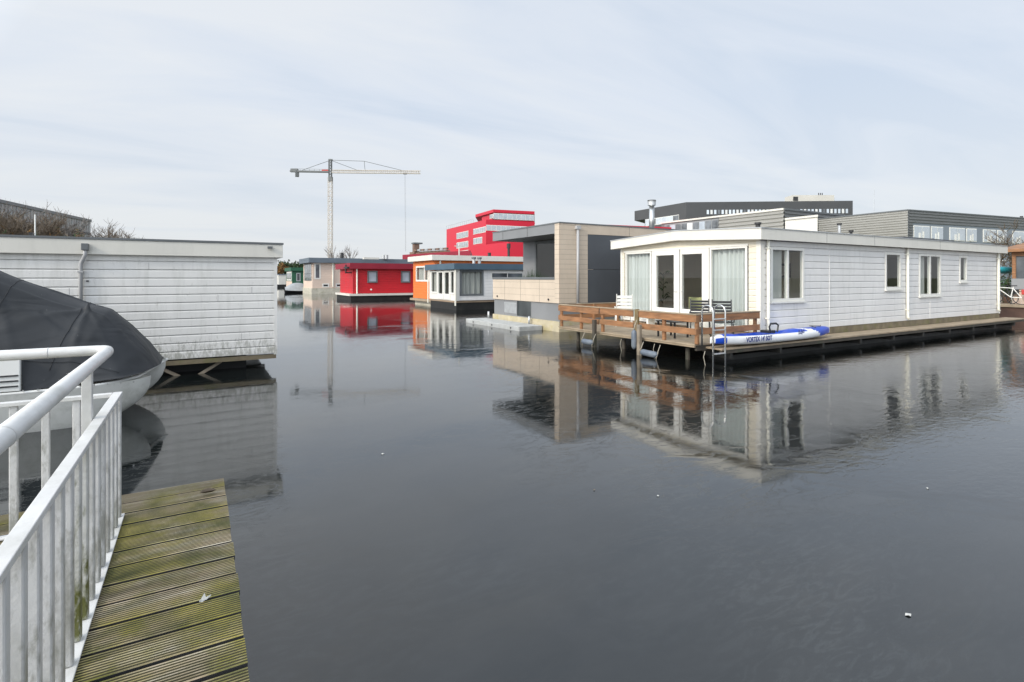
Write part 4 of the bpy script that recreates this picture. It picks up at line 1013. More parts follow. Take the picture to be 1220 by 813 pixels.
# green houseboat
GU, GV0, GV1, GU2 = 15.6, 110, 118, 34
t = thing('green_houseboat', 'farthest houseboat, dark green with white framed windows', 'houseboat', (GU+8, 114, 0))
gx = lambda px: on_v(px, GV0)
m = MB(); m.box((GU, GV0, .9), (GU2, GV1, 3.4), 'green'); m.box((GU-.02, GV0+.3, .3), (GU+.5, GV1+.02, 1.4), 'palebeige'); m.build('wall', t)
simple_roof(t, GU, GU2, GV0, GV1, 3.4, 4.05, 'green', top='green', ov=.3)
window(t, 'v', GU, GV0+.8, GV1-.8, 1.5, 3.3, fw=.3, gmat='farglass', mull=(.5,)); window(t, 'u', GV0, gx(353), gx(358), 1.4, 3.0, fw=.15, gmat='farglass', fmat='galv')
m = MB(); m.box((GU-.4, GV0-.4, -.5), (GU2, GV1, .295), 'hull'); m.build('hull', t)
# small white shed
p = at(338.5, 118); t = thing('white_shed', 'small white shed left of the green houseboat', 'shed', (p.x, p.y, 0))
m = MB(); m.box((p.x-1.2, p.y-.6, .6), (p.x+.3, p.y+2, 2.7), 'white'); m.build('wall', t); m = MB(); m.box((p.x-1.3, p.y-.7, 2.7), (p.x+.4, p.y+2.1, 2.9), 'slate'); m.build('roof', t); m = MB(); m.box((p.x-1.5, p.y-1, -.3), (p.x+.6, p.y+2.2, .599), 'hull'); m.build('float', t)
# tarpaulined motor boat
p = at(357, 74, 0); t = thing('small_motorboat', 'small motorboat under a grey tarpaulin beside the far beige houseboat', 'boat', p)
dv = Vector((cos(-TH+.5), sin(-TH+.5), 0)); sd = Vector((-dv.y, dv.x, 0))
m = MB(); rows = []; rows2 = []
for i in range(15):
    s = -1+i/7; hw = .75*(1-max(0, s)**2.2)**.7 if s < 1 else .02; hw = max(hw, .02)
    c = p+dv*1.9*s; z0 = .28+.10*s*s
    rows.append([c+sd*hw*q+Vector((0, 0, z0-(z0+.15)*(1-abs(q)**2.5))) for q in (-1, -.8, -.4, 0, .4, .8, 1)])
    zr = .45+.95*max(0, 1-abs(s+.15)**2.0)
    rows2.append([c+sd*hw*1.03*q+Vector((0, 0, z0+.01+(zr-z0)*(1-abs(q)**1.5))) for q in (-1, -.7, -.35, 0, .35, .7, 1)])
m.grid(rows, 'blackplastic'); m.build('hull', t, smooth=True)
m = MB(); m.grid(rows2, 'tarp'); m.build('tarpaulin', t, smooth=True)

# ---------------------------------------------------------------- background buildings
def facepts(A, B, s, z, out=0.0):
    A, B = Vector(A), Vector(B); d = B-A; n = Vector((d.y, -d.x, 0)).normalized()
    q = A+d*s+n*out; return Vector((q.x, q.y, z))
def toward(A, B):    # sign so that outward normal faces the camera
    d = Vector(B)-Vector(A); n = Vector((d.y, -d.x, 0)); return 1 if n.dot(-Vector(A)) > 0 else -1
def fbox(mb, A, B, s0, s1, z0, z1, mat, o0=-.1, o1=.05):
    sg = toward(A, B)
    q = [facepts(A, B, s0, z0, o0*sg), facepts(A, B, s1, z0, o0*sg), facepts(A, B, s1, z0, o1*sg), facepts(A, B, s0, z0, o1*sg)]
    mb.prism([(p.x, p.y) for p in q], z0, z1, mat)
def sfrac(A, B, px):  # fraction along AB seen at pixel column px
    A, B = Vector(A), Vector(B)
    def c(p): return (p.x*ct-p.y*st, p.x*st+p.y*ct)
    (xa, ya), (xb, yb) = c(A), c(B); r = (px-PX0)/FOC
    return (r*ya-xa)/((xb-xa)-r*(yb-ya))
def fwin(t, A, B, p0, p1, z0, z1, n, gm='farglass', fm='pvc', solid=None, fw=.12):
    s0, s1 = sfrac(A, B, p0), sfrac(A, B, p1)
    if s0 > s1: s0, s1 = s1, s0
    m = MB(); fbox(m, A, B, s0, s1, z0, z1, fm, -.05, .06); fo = m.build('window', t)
    m = MB(); Lw = (Vector(B)-Vector(A)).length*(s1-s0); g = fw/Lw
    for i in range(n):
        a = i/n; b_ = (i+1)/n
        mm = gm if not solid else (solid[i % len(solid)])
        fbox(m, A, B, s0+(s1-s0)*(a+g*.5), s0+(s1-s0)*(b_-g*.5), z0+fw, z1-fw, mm, .061, .09)
    m.build('pane', fo)
    return fo
ZG = .62
# red office block
A0, A1, A2 = at(532, 211), at(579, 175), at(637, 182)
t = thing('red_office_building', 'large red clad office building with stepped storeys beyond the houseboats', 'building', (A1.x, A1.y, ZG))
z1 = 21.1; back = w(40, 240)
m = MB(); m.prism([(p.x, p.y) for p in (A0, A1, A2, at(637, 240), at(545, 240))], ZG, z1, 'redpanel', 'roofing'); m.build('main_block', t)
C0, C1, C2 = at(566.4, 197), at(587.7, 182), at(636.9, 187.5); zt = 25.3
m = MB(); m.prism([(p.x, p.y) for p in (C0, C1, C2, at(637, 225), at(572, 225))], z1+3.2-.0, zt, 'redpanel', 'roofing')
m.prism([(p.x, p.y) for p in (at(574, 193.5), at(588, 184), at(636, 189), at(636, 224), at(574, 224))], z1, z1+3.2, 'redpanel'); m.build('top_storey', t)
fwin(t, C0, C1, 583.5, 587.6, zof(260.3, 183), zof(255.6, 183), 1, 'skyglass'); fwin(t, C1, C2, 588, 636.6, 22.0, 24.05, 9, 'skyglass', fw=.16)
m = MB(); fbox(m, C1, C2, 0, 1, z1-.3, z1+.3, 'redpanel', -.2, .3); m.build('cornice', t)
D0, D1, D2 = at(560, 171), at(605.8, 150), at(645, 152.5)
m = MB(); m.prism([(p.x, p.y) for p in (D0, D1, D2, at(645, 172), at(606, 172.5))], ZG, 12.1, 'redpanel', 'fascia'); m.build('low_wing', t)
fwin(t, D1, D2, 610.5, 622, 5.2, 8.0, 2, 'darkglass', 'pale')
for (pa, pb, ya, yb, nn) in ((544, 558, 277.2, 283.2, 5), (544, 558, 289, 294.8, 5), (544, 558, 299.5, 303.5, 5), (564, 578.8, 272.2, 277.5, 6), (564, 574.5, 284, 290.0, 4)):
    s = sfrac(A0, A1, (pa+pb)/2); dd = 211+(175-211)*s
    fwin(t, A0, A1, pa, pb, zof(yb, dd)-.2, zof(ya, dd)+.2, nn, 'skyglass', fw=.16)
fwin(t, A1, A2, 579.2, 636.5, zof(275.5, 176)+.1, zof(268.8, 176)+.1, 10, 'skyglass', fw=.16)
m = MB()
for i in range(14): s = i/13*.72; p = facepts(A0, A1, s, 0); m.tube([(p.x, p.y, z1), (p.x, p.y, z1+1.3)], .06, 'galv', 5)
p, q = facepts(A0, A1, 0, 0), facepts(A0, A1, .72, 0); m.bar((p.x, p.y, z1+1.3), (q.x, q.y, z1+1.3), .08, .08, 'galv'); m.build('roof_railing', t)
# low brown factory with chimney and red sheds
A, B_ = at(488, 122), at(536, 112)
t = thing('brown_factory', 'low brown factory with a squat chimney left of the red offices', 'building', (A.x, A.y, ZG))
m = MB(); m.prism([(p.x, p.y) for p in (A, B_, at(537, 125), at(489, 135))], ZG, 7.9, 'brick', 'brick'); m.build('wall', t)
m = MB(); p = at(495.5, 121); m.box((p.x-.6, p.y-.6, 7.5), (p.x+.6, p.y+.6, 9.7), 'brick'); m.box((p.x-.8, p.y-.8, 9.7), (p.x+1.3, p.y+.8, 10.0), 'trim_grey'); m.build('chimney', t)
m = MB()
for i in range(9): fbox(m, A, B_, .16+i*.092, .16+i*.092+.07, 8.0, 8.4, 'galv' if i % 2 else 'brick', .0, .5)
m.build('roof_plant', t)
A, B_ = at(480, 100), at(560, 84)
t = thing('red_roofed_shed', 'low red roofed shed just above the orange houseboat roof', 'building', (A.x, A.y, ZG))
m = MB(); m.prism([(p.x, p.y) for p in (A, B_, at(562, 98), at(486, 112))], ZG, 5.5, 'brick'); m.build('wall', t)
m = MB(); m.prism([(p.x, p.y) for p in (at(479.5, 99.8), at(560.5, 83.5), at(562.5, 98.5), at(486, 112.5))], 5.5, 6.35, 'darkred'); m.build('roof', t)
A, B_ = at(700, 64), at(800, 60)
t = thing('red_flat_building', 'long low red edged building glimpsed over the beige houseboat roof', 'building', (A.x, A.y, ZG))
m = MB(); m.prism([(p.x, p.y) for p in (at(712, 66), at(800, 70), at(800, 85), at(715, 85))], ZG, zof(268, 66)-.7, 'cladgrey'); m.build('wall', t)
m = MB(); m.prism([(p.x, p.y) for p in (at(712, 65.8), at(800, 69.8), at(800, 85.2), at(715, 85.2))], zof(268, 66)-.7, zof(267.6, 66), 'redpanel'); m.build('roof', t)
# dark office building
A0, A1, A2 = at(756, 144), at(817.5, 127), at(1016, 124.6); z1 = 20.0
t = thing('dark_office_building', 'long dark grey office building with a ribbon of windows on the skyline', 'building', (A1.x, A1.y, ZG))
A0b = A0+(A1-A0)*.2
m = MB(); m.prism([(p.x, p.y) for p in (A0b, A1, A2, at(1016, 150), at(800, 160))], ZG, 15.6, 'claddark'); m.prism([(p.x, p.y) for p in (A0, A1, A2, at(1016, 150), at(790, 165))], 15.6+1.8, z1, 'claddark', 'roofing')
m.prism([(p.x, p.y) for p in (A0b+(A1-A0)*.02, A1, A2, at(1016, 150), at(800, 160))], 15.6, 17.4, 'claddark'); m.prism([(p.x, p.y) for p in (A0, A0b, at(800, 160), at(790, 164))], 13.5, 14.6, 'claddark'); m.build('main_block', t)
fwin(t, A0, A1, 769, 809, 15.5, 17.3, 6, 'farglass', solid=['skyglass', 'farglass', 'skyglass', 'skyglass'])
fwin(t, A1, A2, 841, 1011, zof(256.8, 126), zof(248.2, 126), 38, fm='claddark', solid=['skyglass', 'blind', 'skyglass', 'farglass', 'skyglass', 'blind', 'skyglass'], fw=.35)
m = MB(); E0, E1 = at(935, 133), at(994, 133); m.prism([(p.x, p.y) for p in (at(935, 137), at(944, 133), E1, at(994, 143), at(935, 145))], z1, 22.6, 'pale', 'fascia'); ph = m.build('penthouse', t)
m = MB(); fbox(m, at(944, 133), E1, .02, .13, 21.2, 22.2, 'ventblack', -.1, .1); m.build('louvre', ph)
m = MB()
for px in (975.3, 977.5, 979.6): p = at(px, 136); m.tube([(p.x, p.y, 22.6), (p.x, p.y, 23.6)], .12, 'ventblack', 6)
m.build('exhaust_stacks', ph)
# corrugated halls
def corrugate(mb, A, B, z0, z1, pitch, dep, mat, out0=.02):
    A, B = Vector(A), Vector(B); sg = toward(A, B); n = int((z1-z0)/pitch); ph = (z1-z0)/n
    for k in range(n):
        a = z0+k*ph; prof = [(0, 0), (.15, dep), (.5, dep), (.65, 0), (1, 0)]
        for (t0, o0), (t1, o1) in zip(prof[:-1], prof[1:]):
            mb.face([facepts(A, B, 0, a+t0*ph, (o0+out0)*sg), facepts(A, B, 1, a+t0*ph, (o0+out0)*sg), facepts(A, B, 1, a+t1*ph, (o1+out0)*sg), facepts(A, B, 0, a+t1*ph, (o1+out0)*sg)], mat)
A0, A1, A2 = at(788, 78.6), at(934, 62.5), at(1020, 70.6); z1 = 10.0
t = thing('corrugated_hall', 'corrugated metal hall with a glazed strip, left of the two halls', 'building', (A1.x, A1.y, ZG))
m = MB(); m.prism([(p.x, p.y) for p in (A0, A1, A2, at(1020, 95), at(830, 95))], ZG, z1, 'corrdark', 'roofing'); m.build('body', t)
s = sfrac(A0, A1, 857); As = A0+(A1-A0)*s
m = MB(); corrugate(m, As, A1, 3, z1, .45, .12, 'corr'); corrugate(m, A1, A2, 3, z1, .45, .12, 'corrdark'); m.build('cladding', t)
fwin(t, A0, A1, 792, 856, 8.4, 9.8, 9, fm='cladgrey', solid=['farglass', 'frosted', 'farglass', 'farglass', 'blind'], fw=.14)
m = MB(); fbox(m, A0, A1, 0, 1, z1, z1+.22, 'fascia', -.2, .16); fbox(m, A1, A2, 0, 1, z1+.002, z1+.2, 'trim_grey', -.2, .16); m.build('roof_edge', t)
W0, W1 = at(935.5, 56), at(974, 53)
tw = thing('white_clad_shed', 'plain white box clad shed between the two corrugated halls', 'building', (W1.x, W1.y, ZG))
m = MB(); m.prism([(p.x, p.y) for p in (W0, W1, at(974, 58), at(937, 61))], ZG, 2.1+71*54/638, 'white', 'white'); m.build('wall', tw)
m = MB(); m.prism([(p.x, p.y) for p in (at(935, 55.9), at(974.5, 52.8), at(974.5, 58.2), at(937, 61.3))], 2.1+71*54/638, 2.3+71*54/638, 'fascia'); m.build('roof_edge', tw)
A0, A1, A2 = at(975.4, 63.4), at(1082, 55), at(1400, 76.6); z1 = 9.0
t = thing('windowed_hall', 'right hand corrugated hall with bands of white framed windows', 'building', (A1.x, A1.y, ZG))
m = MB(); m.prism([(p.x, p.y) for p in (A0, A1, A2, at(1400, 95), at(1000, 80))], ZG, z1, 'bluepanel', 'roofing'); m.build('body', t)
m = MB(); corrugate(m, A0, A1, 3, z1, .26, .07, 'corr'); corrugate(m, A1, A2, 7.75, z1, .26, .07, 'corrdark')
se = sfrac(A1, A2, 1087); A1e = A1+(A2-A1)*se; corrugate(m, A1, A1e, 3, 7.75, .26, .07, 'corrdark'); m.build('cladding', t)
m = MB(); fbox(m, A0, A1, 0, 1, z1, z1+.12, 'trim_grey', -.2, .1); fbox(m, A1, A2, 0, 1, z1+.002, z1+.11, 'trim_grey', -.2, .1); m.build('roof_edge', t)
for (a, b_) in ((1088, 1107), (1109, 1123), (1131, 1149), (1151, 1163), (1171, 1186), (1188, 1199), (1206, 1220), (1222, 1234)):
    fo = fwin(t, A1, A2, a, b_, 6.05, 7.5, 2 if b_-a > 13 else 2, 'skyglass', fw=.10)
    m = MB(); s0, s1 = sfrac(A1, A2, a), sfrac(A1, A2, b_)
    fbox(m, A1, A2, s0+(s1-s0)*.30, s0+(s1-s0)*.42, 6.1, 6.75, 'pvc', .091, .12); fbox(m, A1, A2, s0+(s1-s0)*.55, s0+(s1-s0)*.62, 6.1, 6.9, 'pvc', .091, .12); m.build('blind', fo)
for (a, b_) in ((1131, 1163), (1171, 1199), (1206, 1234)): fwin(t, A1, A2, a, b_, 2.6, 4.1, 4, 'farglass', fw=.10)
for px in (1040, 1108, 1147, 1185, 1217): 
    p = at(px, 62 if px < 1100 else 64); m = MB(); m.tube([(p.x, p.y, z1-.2), (p.x, p.y, z1+.45)], .16, 'ventblack', 8); m.build('roof_vent', t)
p = at(1041, 66); m = MB(); m.tube([(p.x, p.y, z1-.5), (p.x+.15, p.y, 13.2)], [.05, .02], 'galv', 6); m.build('aerial', t)
# grey building far left
A0, A1 = at(-220, 80), at(108, 165)
t = thing('grey_clad_warehouse', 'big grey clad warehouse behind bare trees at far left', 'building', (A1.x, A1.y, ZG))
m = MB(); m.prism([(p.x, p.y) for p in (A0, A1, at(60, 260), at(-300, 150))], ZG, 19.9, 'cladlight', 'roofing'); m.build('wall', t)
m = MB(); fbox(m, A0, A1, 0, 1, 19.2, 19.95, 'greypanel', -.1, .3); fbox(m, A0, A1, 0, 1, 15.2, 15.9, 'claddark', -.1, .1); fbox(m, A0, A1, 0, .99, 11.0, 14.6, 'farglass', -.1, .06)
for i in range(60): fbox(m, A0, A1, i/60, i/60+.0012, 15.9, 19.2, 'claddark', -.1, .03)
m.build('cladding', t)
m = MB()
for i in range(50): p = facepts(A0, A1, i/50, 0); m.tube([(p.x, p.y, 19.9), (p.x, p.y, 20.6)], .04, 'galv', 4)
m.build('roof_railing', t)

# ---------------------------------------------------------------- tower crane
YC = 255; t = thing('tower_crane', 'tall lattice tower crane with horizontal jib above the far houseboats', 'crane', at(393.5, YC, .6))
def cp(px, py, off=0): q = at(px, YC+off, zof(py, YC)); return q
def lattice(mb, a, b_, wd, n, mat, r=.14):
    a, b_ = Vector(a), Vector(b_); d = (b_-a).normalized(); cx = Vector((ct, -st, 0)); vw = Vector((st, ct, 0))
    s1 = vw*wd/2; s2 = d.cross(vw).normalized()*wd/2
    cs = [s1+s2, s1-s2, -s1-s2, -s1+s2]
    for c in cs: mb.bar(a+c, b_+c, r*1.5, r*1.5, mat)
    for k in range(n):
        p = a+(b_-a)*k/n; q = a+(b_-a)*(k+1)/n
        for i in range(4):
            mb.bar(p+cs[i], q+cs[(i+1) % 4], r, r, mat); mb.bar(p+cs[i], p+cs[(i+1) % 4], r, r, mat)
m = MB(); lattice(m, at(393.5, YC, .6), cp(393.5, 212), 1.75, 22, 'yellowsteel', .13); m.build('mast', t)
m = MB(); lattice(m, cp(396, 204.5), cp(501, 205.5), 1.3, 40, 'yellowsteel', .12); m.build('jib', t)
m = MB(); a, b_ = cp(346, 204.3), cp(392, 205); m.bar(a, b_, 1.6, .7, 'craneblack'); m.bar(a+Vector((0, 0, 1.2)), b_+Vector((0, 0, 1.2)), .12, .12, 'craneblack')
for i in range(9): q = a+(b_-a)*i/8; m.bar(q, q+Vector((0, 0, 1.2)), .1, .1, 'craneblack')
m.build('counter_jib', t)
m = MB(); a = cp(354, 205.5); m.bar(a+Vector((0, 0, -2.1)), a+Vector((0, 0, .8)), 1.6, 1.6, 'craneblack'); m.bar(cp(347, 202.5), cp(355, 202.5), 1.2, 1.0, 'craneblack'); m.build('ballast', t)
m = MB(); a, b_ = cp(384, 204), cp(391.5, 204); m.bar(a, b_, 1.4, 1.1, 'cranered'); m.build('winch_house', t)
m = MB(); lattice(m, cp(393.5, 212), cp(393.5, 191), 1.2, 6, 'craneblack', .16); m.bar(cp(391.5, 190.8), cp(396, 190.8), .8, .8, 'craneblack'); m.build('tower_head', t)
m = MB(); m.bar(cp(392, 213.5), cp(395.8, 213.5), 2.0, 2.2, 'craneblack'); m.build('cab', t)
m = MB()
for a, b_ in (((394, 191), (360, 203)), ((395, 191), (434, 192.3)), ((434, 192.3), (480, 203.5)), ((395, 191.5), (427, 203.5)), ((434, 192.3), (434.8, 203.5))): m.tube([cp(*a), cp(*b_)], .12, 'craneblack', 5)
m.build('tie_bars', t)
m = MB(); m.bar(cp(480.5, 207), cp(484.5, 207), 1.2, .6, 'craneblack'); m.build('trolley', t)
m = MB(); m.tube([cp(482, 207), cp(483, 300)], .035, 'craneblack', 4); m.tube([cp(483.2, 207), cp(483.6, 300)], .035, 'craneblack', 4); m.build('hoist_cable', t)

# ---------------------------------------------------------------- bare trees
def tree_mesh(seed, h, spread, depth_, mat, r0=.12, n1=5, twig=.012, multi=1):
    rr = random.Random(seed); m = MB(); tr = MB()
    def br(p, d, L, r, lv, mb):
        pts = [p]; q = p; dd = d.copy()
        for k in range(3):
            dd = (dd+Vector((rr.uniform(-.2, .2), rr.uniform(-.2, .2), rr.uniform(-.05, .18)))).normalized()
            q = q+dd*L/3; pts.append(q)
        rs = [r, r*.85, r*.7, r*.5]
        mb.tube(pts, rs, mat, 5 if lv == 0 else 3, caps=False)
        if lv < depth_:
            nn = n1 if lv == 0 else rr.randint(3, 5)
            for k in range(nn):
                s = rr.uniform(.3, 1.0); i = min(2, int(s*3)); bp = pts[i]+(pts[i+1]-pts[i])*(s*3-i)
                az = rr.uniform(0, 2*pi); tilt = rr.uniform(.35, .95)*spread
                ax = Vector((cos(az), sin(az), 0)); nd = (dd*cos(tilt)+ax*sin(tilt)).normalized(); nd.z = max(nd.z, .05)
                br(bp, nd, L*rr.uniform(.5, .75), max(twig, r*.5), lv+1, m)
    for k in range(multi):
        br(Vector((rr.uniform(-.2, .2)*multi*.4, rr.uniform(-.2, .2)*multi*.4, 0)), Vector((rr.uniform(-.15, .15)*multi, rr.uniform(-.15, .15)*multi, 1)).normalized(), h*.5, r0, 0, tr)
    return tr, m
def make_tree(name, label, cat, loc, seed, h, spread=1, depth_=4, mat='bark', r0=.12, n1=6, twig=.012, grp=None, multi=1, leaf=None):
    th = thing(name, label, cat, (0, 0, 0), grp)
    tr, m = tree_mesh(seed, h, spread, depth_, mat, r0, n1, twig, multi)
    tr.build('trunk', th); 
    if leaf:
        rr = random.Random(seed+1); vs = [Vector(v) for v in m.v[::3]]
        for k in range(leaf[1]):
            v = rr.choice(vs)+Vector((rr.uniform(-.2, .2), rr.uniform(-.2, .2), rr.uniform(-.2, .2))); s = leaf[2]
            a = Vector((rr.uniform(-1, 1), rr.uniform(-1, 1), rr.uniform(-1, 1))).normalized()*s; b2 = Vector((rr.uniform(-1, 1), rr.uniform(-1, 1), rr.uniform(-1, 1))).normalized()*s
            m.face([v-a, v+b2, v+a, v-b2], leaf[0])
    m.build('crown', th); th.location = loc; return th
gl = 'bare trees behind the white boathouse'
names = ['bare tree against the warehouse at the left picture edge', 'bare tree just right of the leftmost one behind the boathouse roof', 'bare tree left of the thin white aerial', 'bare tree right of the thin white aerial',
         'greenish bare tree in the middle of the row behind the boathouse', 'bare tree before the right part of the warehouse', 'bare tree at the warehouse corner', 'thin bare tree just right of the warehouse corner', 'small sparse tree, last of the row right of the warehouse']
pxs = [-6, 10, 26, 46, 62, 78, 96, 112, 126]; hs = [10.8, 10.2, 10.6, 10.0, 9.6, 9.0, 8.4, 7.6, 7.4]
srcs = []
for i, (px, hh) in enumerate(zip(pxs, hs)):
    loc = at(px, 62+3*((i*7) % 3), .62)
    if i < 3: 
        srcs.append(make_tree('bare_tree', names[i], 'tree', loc, 20+i, 10, .85, 4, ['bark', 'bark2', 'bark'][i], .12, 7, .022, gl, multi=3)); o = srcs[-1]
        o.scale = (hh/10,)*3
    else:
        o = dup(srcs[i % 3], loc, names[i], i*1.3); o.scale = (1.0, 1.0, hh/10)
m = MB(); rr = random.Random(9)
for k in range(15000):
    px = rr.uniform(-60, 118); yc = rr.uniform(58, 72); z = .6+rr.random()**.8*(6.4 if px < 100 else 4.8)*(1+.12*sin(px*.21)+.08*sin(px*.57)); p = at(px, yc, z)
    a = Vector((rr.uniform(-1, 1), rr.uniform(-1, 1), rr.uniform(-.3, 1)))*.28; b2 = Vector((rr.uniform(-1, 1), rr.uniform(-1, 1), rr.uniform(-1, 1)))*.05
    m.face([p-a, p+b2, p+a, p-b2], rr.choice(['bark', 'ever', 'autumn', 'bark']))
o = m.build('undergrowth', kind='stuff'); tag(o, 'brown and green scrub below the bare trees at far left', 'scrub')
gf = 'bare trees on the skyline above the far beige houseboat'
t1 = make_tree('bare_tree', 'thin bare tree left of the pair beside the crane mast', 'tree', at(402, 150, .6), 41, 10.5, .6, 3, 'bark2', .1, 7, .05, gf)
dup(t1, at(423, 150, .6), 'bare tree farther right of the crane mast, above the red houseboat', 1.0)
make_tree('bare_tree', 'bare tree with dense twigs behind the bicycles at right edge', 'tree', at(1199, 46, .62), 55, 6.2, 1.0, 4, 'bark', .1, 7, .016, None, multi=2)
make_tree('autumn_tree', 'small rust coloured tree left of the green houseboat', 'tree', at(335.5, 135, .6), 60, 5.5, .8, 3, 'bark', .1, 6, .04, None, leaf=('autumn', 1500, .16))
gt = 'dark evergreens on the far bank'
e1 = make_tree('evergreen_tree', 'dark evergreen at the left end of the far bank tree line', 'tree', at(333, 190, .6), 70, 7.6, .7, 3, 'bark', .15, 8, .05, gt, multi=2, leaf=('ever', 2600, .26))
labs = ['second evergreen of the far bank tree line from the left', 'middle evergreen of the far bank tree line', 'fourth evergreen of the far bank tree line', 'evergreen ending the far bank tree line behind the beige houseboat']
for i, px in enumerate((341, 348, 355, 363)):
    o = dup(e1, at(px, 195+5*(i % 2), .6), labs[i], i*1.7); o.scale = (1.3, 1.3, .92+.08*(i % 2))

# ---------------------------------------------------------------- right edge: barge, cabin, bicycles
BX = 35.1
t = thing('rusty_barge', 'rust brown moored barge at the right edge with planked deck', 'barge', (40, 10, 0))
m = MB(); m.box((BX, 3, -.5), (45, 15, .62), 'rust'); m.build('hull', t, bevel=.03)
m = MB(); m.box((BX-.08, 2.9, .622), (45, 15.1, .74), 'plank'); m.build('deck', t)
cx0 = 36.3; cyf = on_u(1206, cx0)
t = thing('wooden_cabin', 'brown timber cabin with flat pitched roof on the rusty barge', 'cabin', (cx0+2, cyf-2.5, .74))
m = MB(); m.box((cx0, cyf-5, .742), (cx0+4, cyf, 1.5), 'palebeige'); m.box((cx0-.05, cyf-5, 1.502), (cx0+4, cyf+.02, 2.05), 'cladgrey'); m.build('lower_wall', t)
m = MB()
for i in range(9): m.box((cx0-.02, cyf-.14-i*.58, 2.052), (cx0+.12, cyf-i*.58, 3.42), 'wood')
for i in range(6): m.box((cx0+.2+i*.6, cyf-.12, 2.052), (cx0+.34+i*.6, cyf, 3.42), 'wood')
m.box((cx0-.04, cyf-5, 3.2), (cx0-.022, cyf+.01, 3.42), 'wood'); m.build('frame', t)
m = MB(); m.box((cx0+.05, cyf-4.9, 2.053), (cx0+3.9, cyf-.05, 3.4), 'farglass'); m.build('window', t)
m = MB(); m.prism([(cx0-.4, cyf-5.5), (cx0+4.5, cyf-5.5), (cx0+4.5, cyf+.45), (cx0-.4, cyf+.45)], 3.422, [3.56, 4.2, 4.2, 3.56], 'wood', 'wood'); m.build('roof', t)
def bicycle(label, x, y, z, mats, rot):
    th = thing('bicycle', label, 'bicycle', (0, 0, 0), 'bicycles on the barge')
    for wx in (-.52, .52):
        m = MB(); pts = [(wx+.33*cos(a*pi/12), 0, .34+.33*sin(a*pi/12)) for a in range(25)]; m.tube(pts, .02, 'blackplastic', 6); wl = m.build('wheel', th)
        m = MB()
        for a in range(8): m.tube([(wx, 0, .34), (wx+.32*cos(a*pi/4), 0, .34+.32*sin(a*pi/4))], .004, 'galv', 3)
        m.build('spokes', wl)
    m = MB()
    for a, b_ in (((-.52, .34), (-.12, .36)), ((-.52, .34), (-.2, .82)), ((-.12, .36), (-.22, .92)), ((-.12, .36), (.36, .80)), ((-.2, .82), (.34, .86)), ((.52, .34), (.32, 1.0))):
        m.tube([(a[0], 0, a[1]), (b_[0], 0, b_[1])], .022, mats, 6)
    m.build('frame', th)
    m = MB(); m.tube([(.32, -.25, 1.05), (.36, 0, 1.04), (.32, .25, 1.05)], .015, 'blackplastic', 6); m.build('handlebar', th)
    m = MB(); m.box((-.36, -.07, .92), (-.1, .07, .97), 'blackplastic'); m.build('saddle', th, bevel=.02)
    m = MB(); m.box((-.78, -.12, .50), (-.52, .12, .76), 'cranered' if mats == 'whiteplastic' else 'blackplastic'); m.build('pannier', th, bevel=.03)
    th.location = (x, y, z); th.rotation_euler = (0, 0, rot); return th
q = on_u(1200.5, 35.7); bicycle('white bicycle with a red pannier in front on the barge', 35.7, q, .742, 'whiteplastic', R(100))
q = on_u(1195, 36.5); bicycle('dark bicycle leaning behind the white one on the barge', 36.5, q, .742, 'blackplastic', R(60))
pth = thing('potted_shrub', 'small dark green shrub among the bicycles on the barge', 'shrub', (37.3, on_u(1199, 37.3), .742))
m = MB(); x_, y_ = pth.location.x, pth.location.y; m.tube([(x_, y_, .742), (x_, y_, 1.15)], [.16, .22], 'brick', 12); m.build('pot', pth)
m = MB(); rr = random.Random(12)
for k in range(700):
    v_ = Vector((rr.gauss(0, .28), rr.gauss(0, .28), rr.gauss(0, .30))); c_ = Vector((x_, y_, 1.65))+v_
    a_ = Vector((rr.uniform(-1, 1), rr.uniform(-1, 1), rr.uniform(-1, 1))).normalized()*.06; b_ = Vector((rr.uniform(-1, 1), rr.uniform(-1, 1), rr.uniform(-1, 1))).normalized()*.035
    m.face([c_-a_, c_+b_, c_+a_, c_-b_], rr.choice(['ever', 'leaf']))
for k in range(6): m.tube([(x_, y_, 1.1), (x_+rr.uniform(-.2, .2), y_+rr.uniform(-.2, .2), 1.8)], .01, 'bark', 4)
m.build('foliage', pth)
qx = 37.6; q = on_u(1197, qx); m = MB(); rows = []
for i in range(13):
    s_ = -1+i/6; hw = .3*(1-abs(s_)**2.5)**.5+.01
    rows.append([(qx+.9*s_, q+hw*cos(a*pi/6), 2.50+.19*sin(a*pi/6)*(hw/.3)+.04*s_*s_) for a in range(12)])
m.grid(rows, 'cyan', close=True)
rk = thing('covered_canoe', 'cyan wrapped canoe on a rack above the bicycles', 'canoe', (qx, q, .742)); m.build('hull', rk, smooth=True)
for dx in (-.6, .6): m = MB(); m.tube([(qx+dx, q, .742), (qx+dx, q, 2.36)], .03, 'galv', 6); m.build('rack_post', rk)

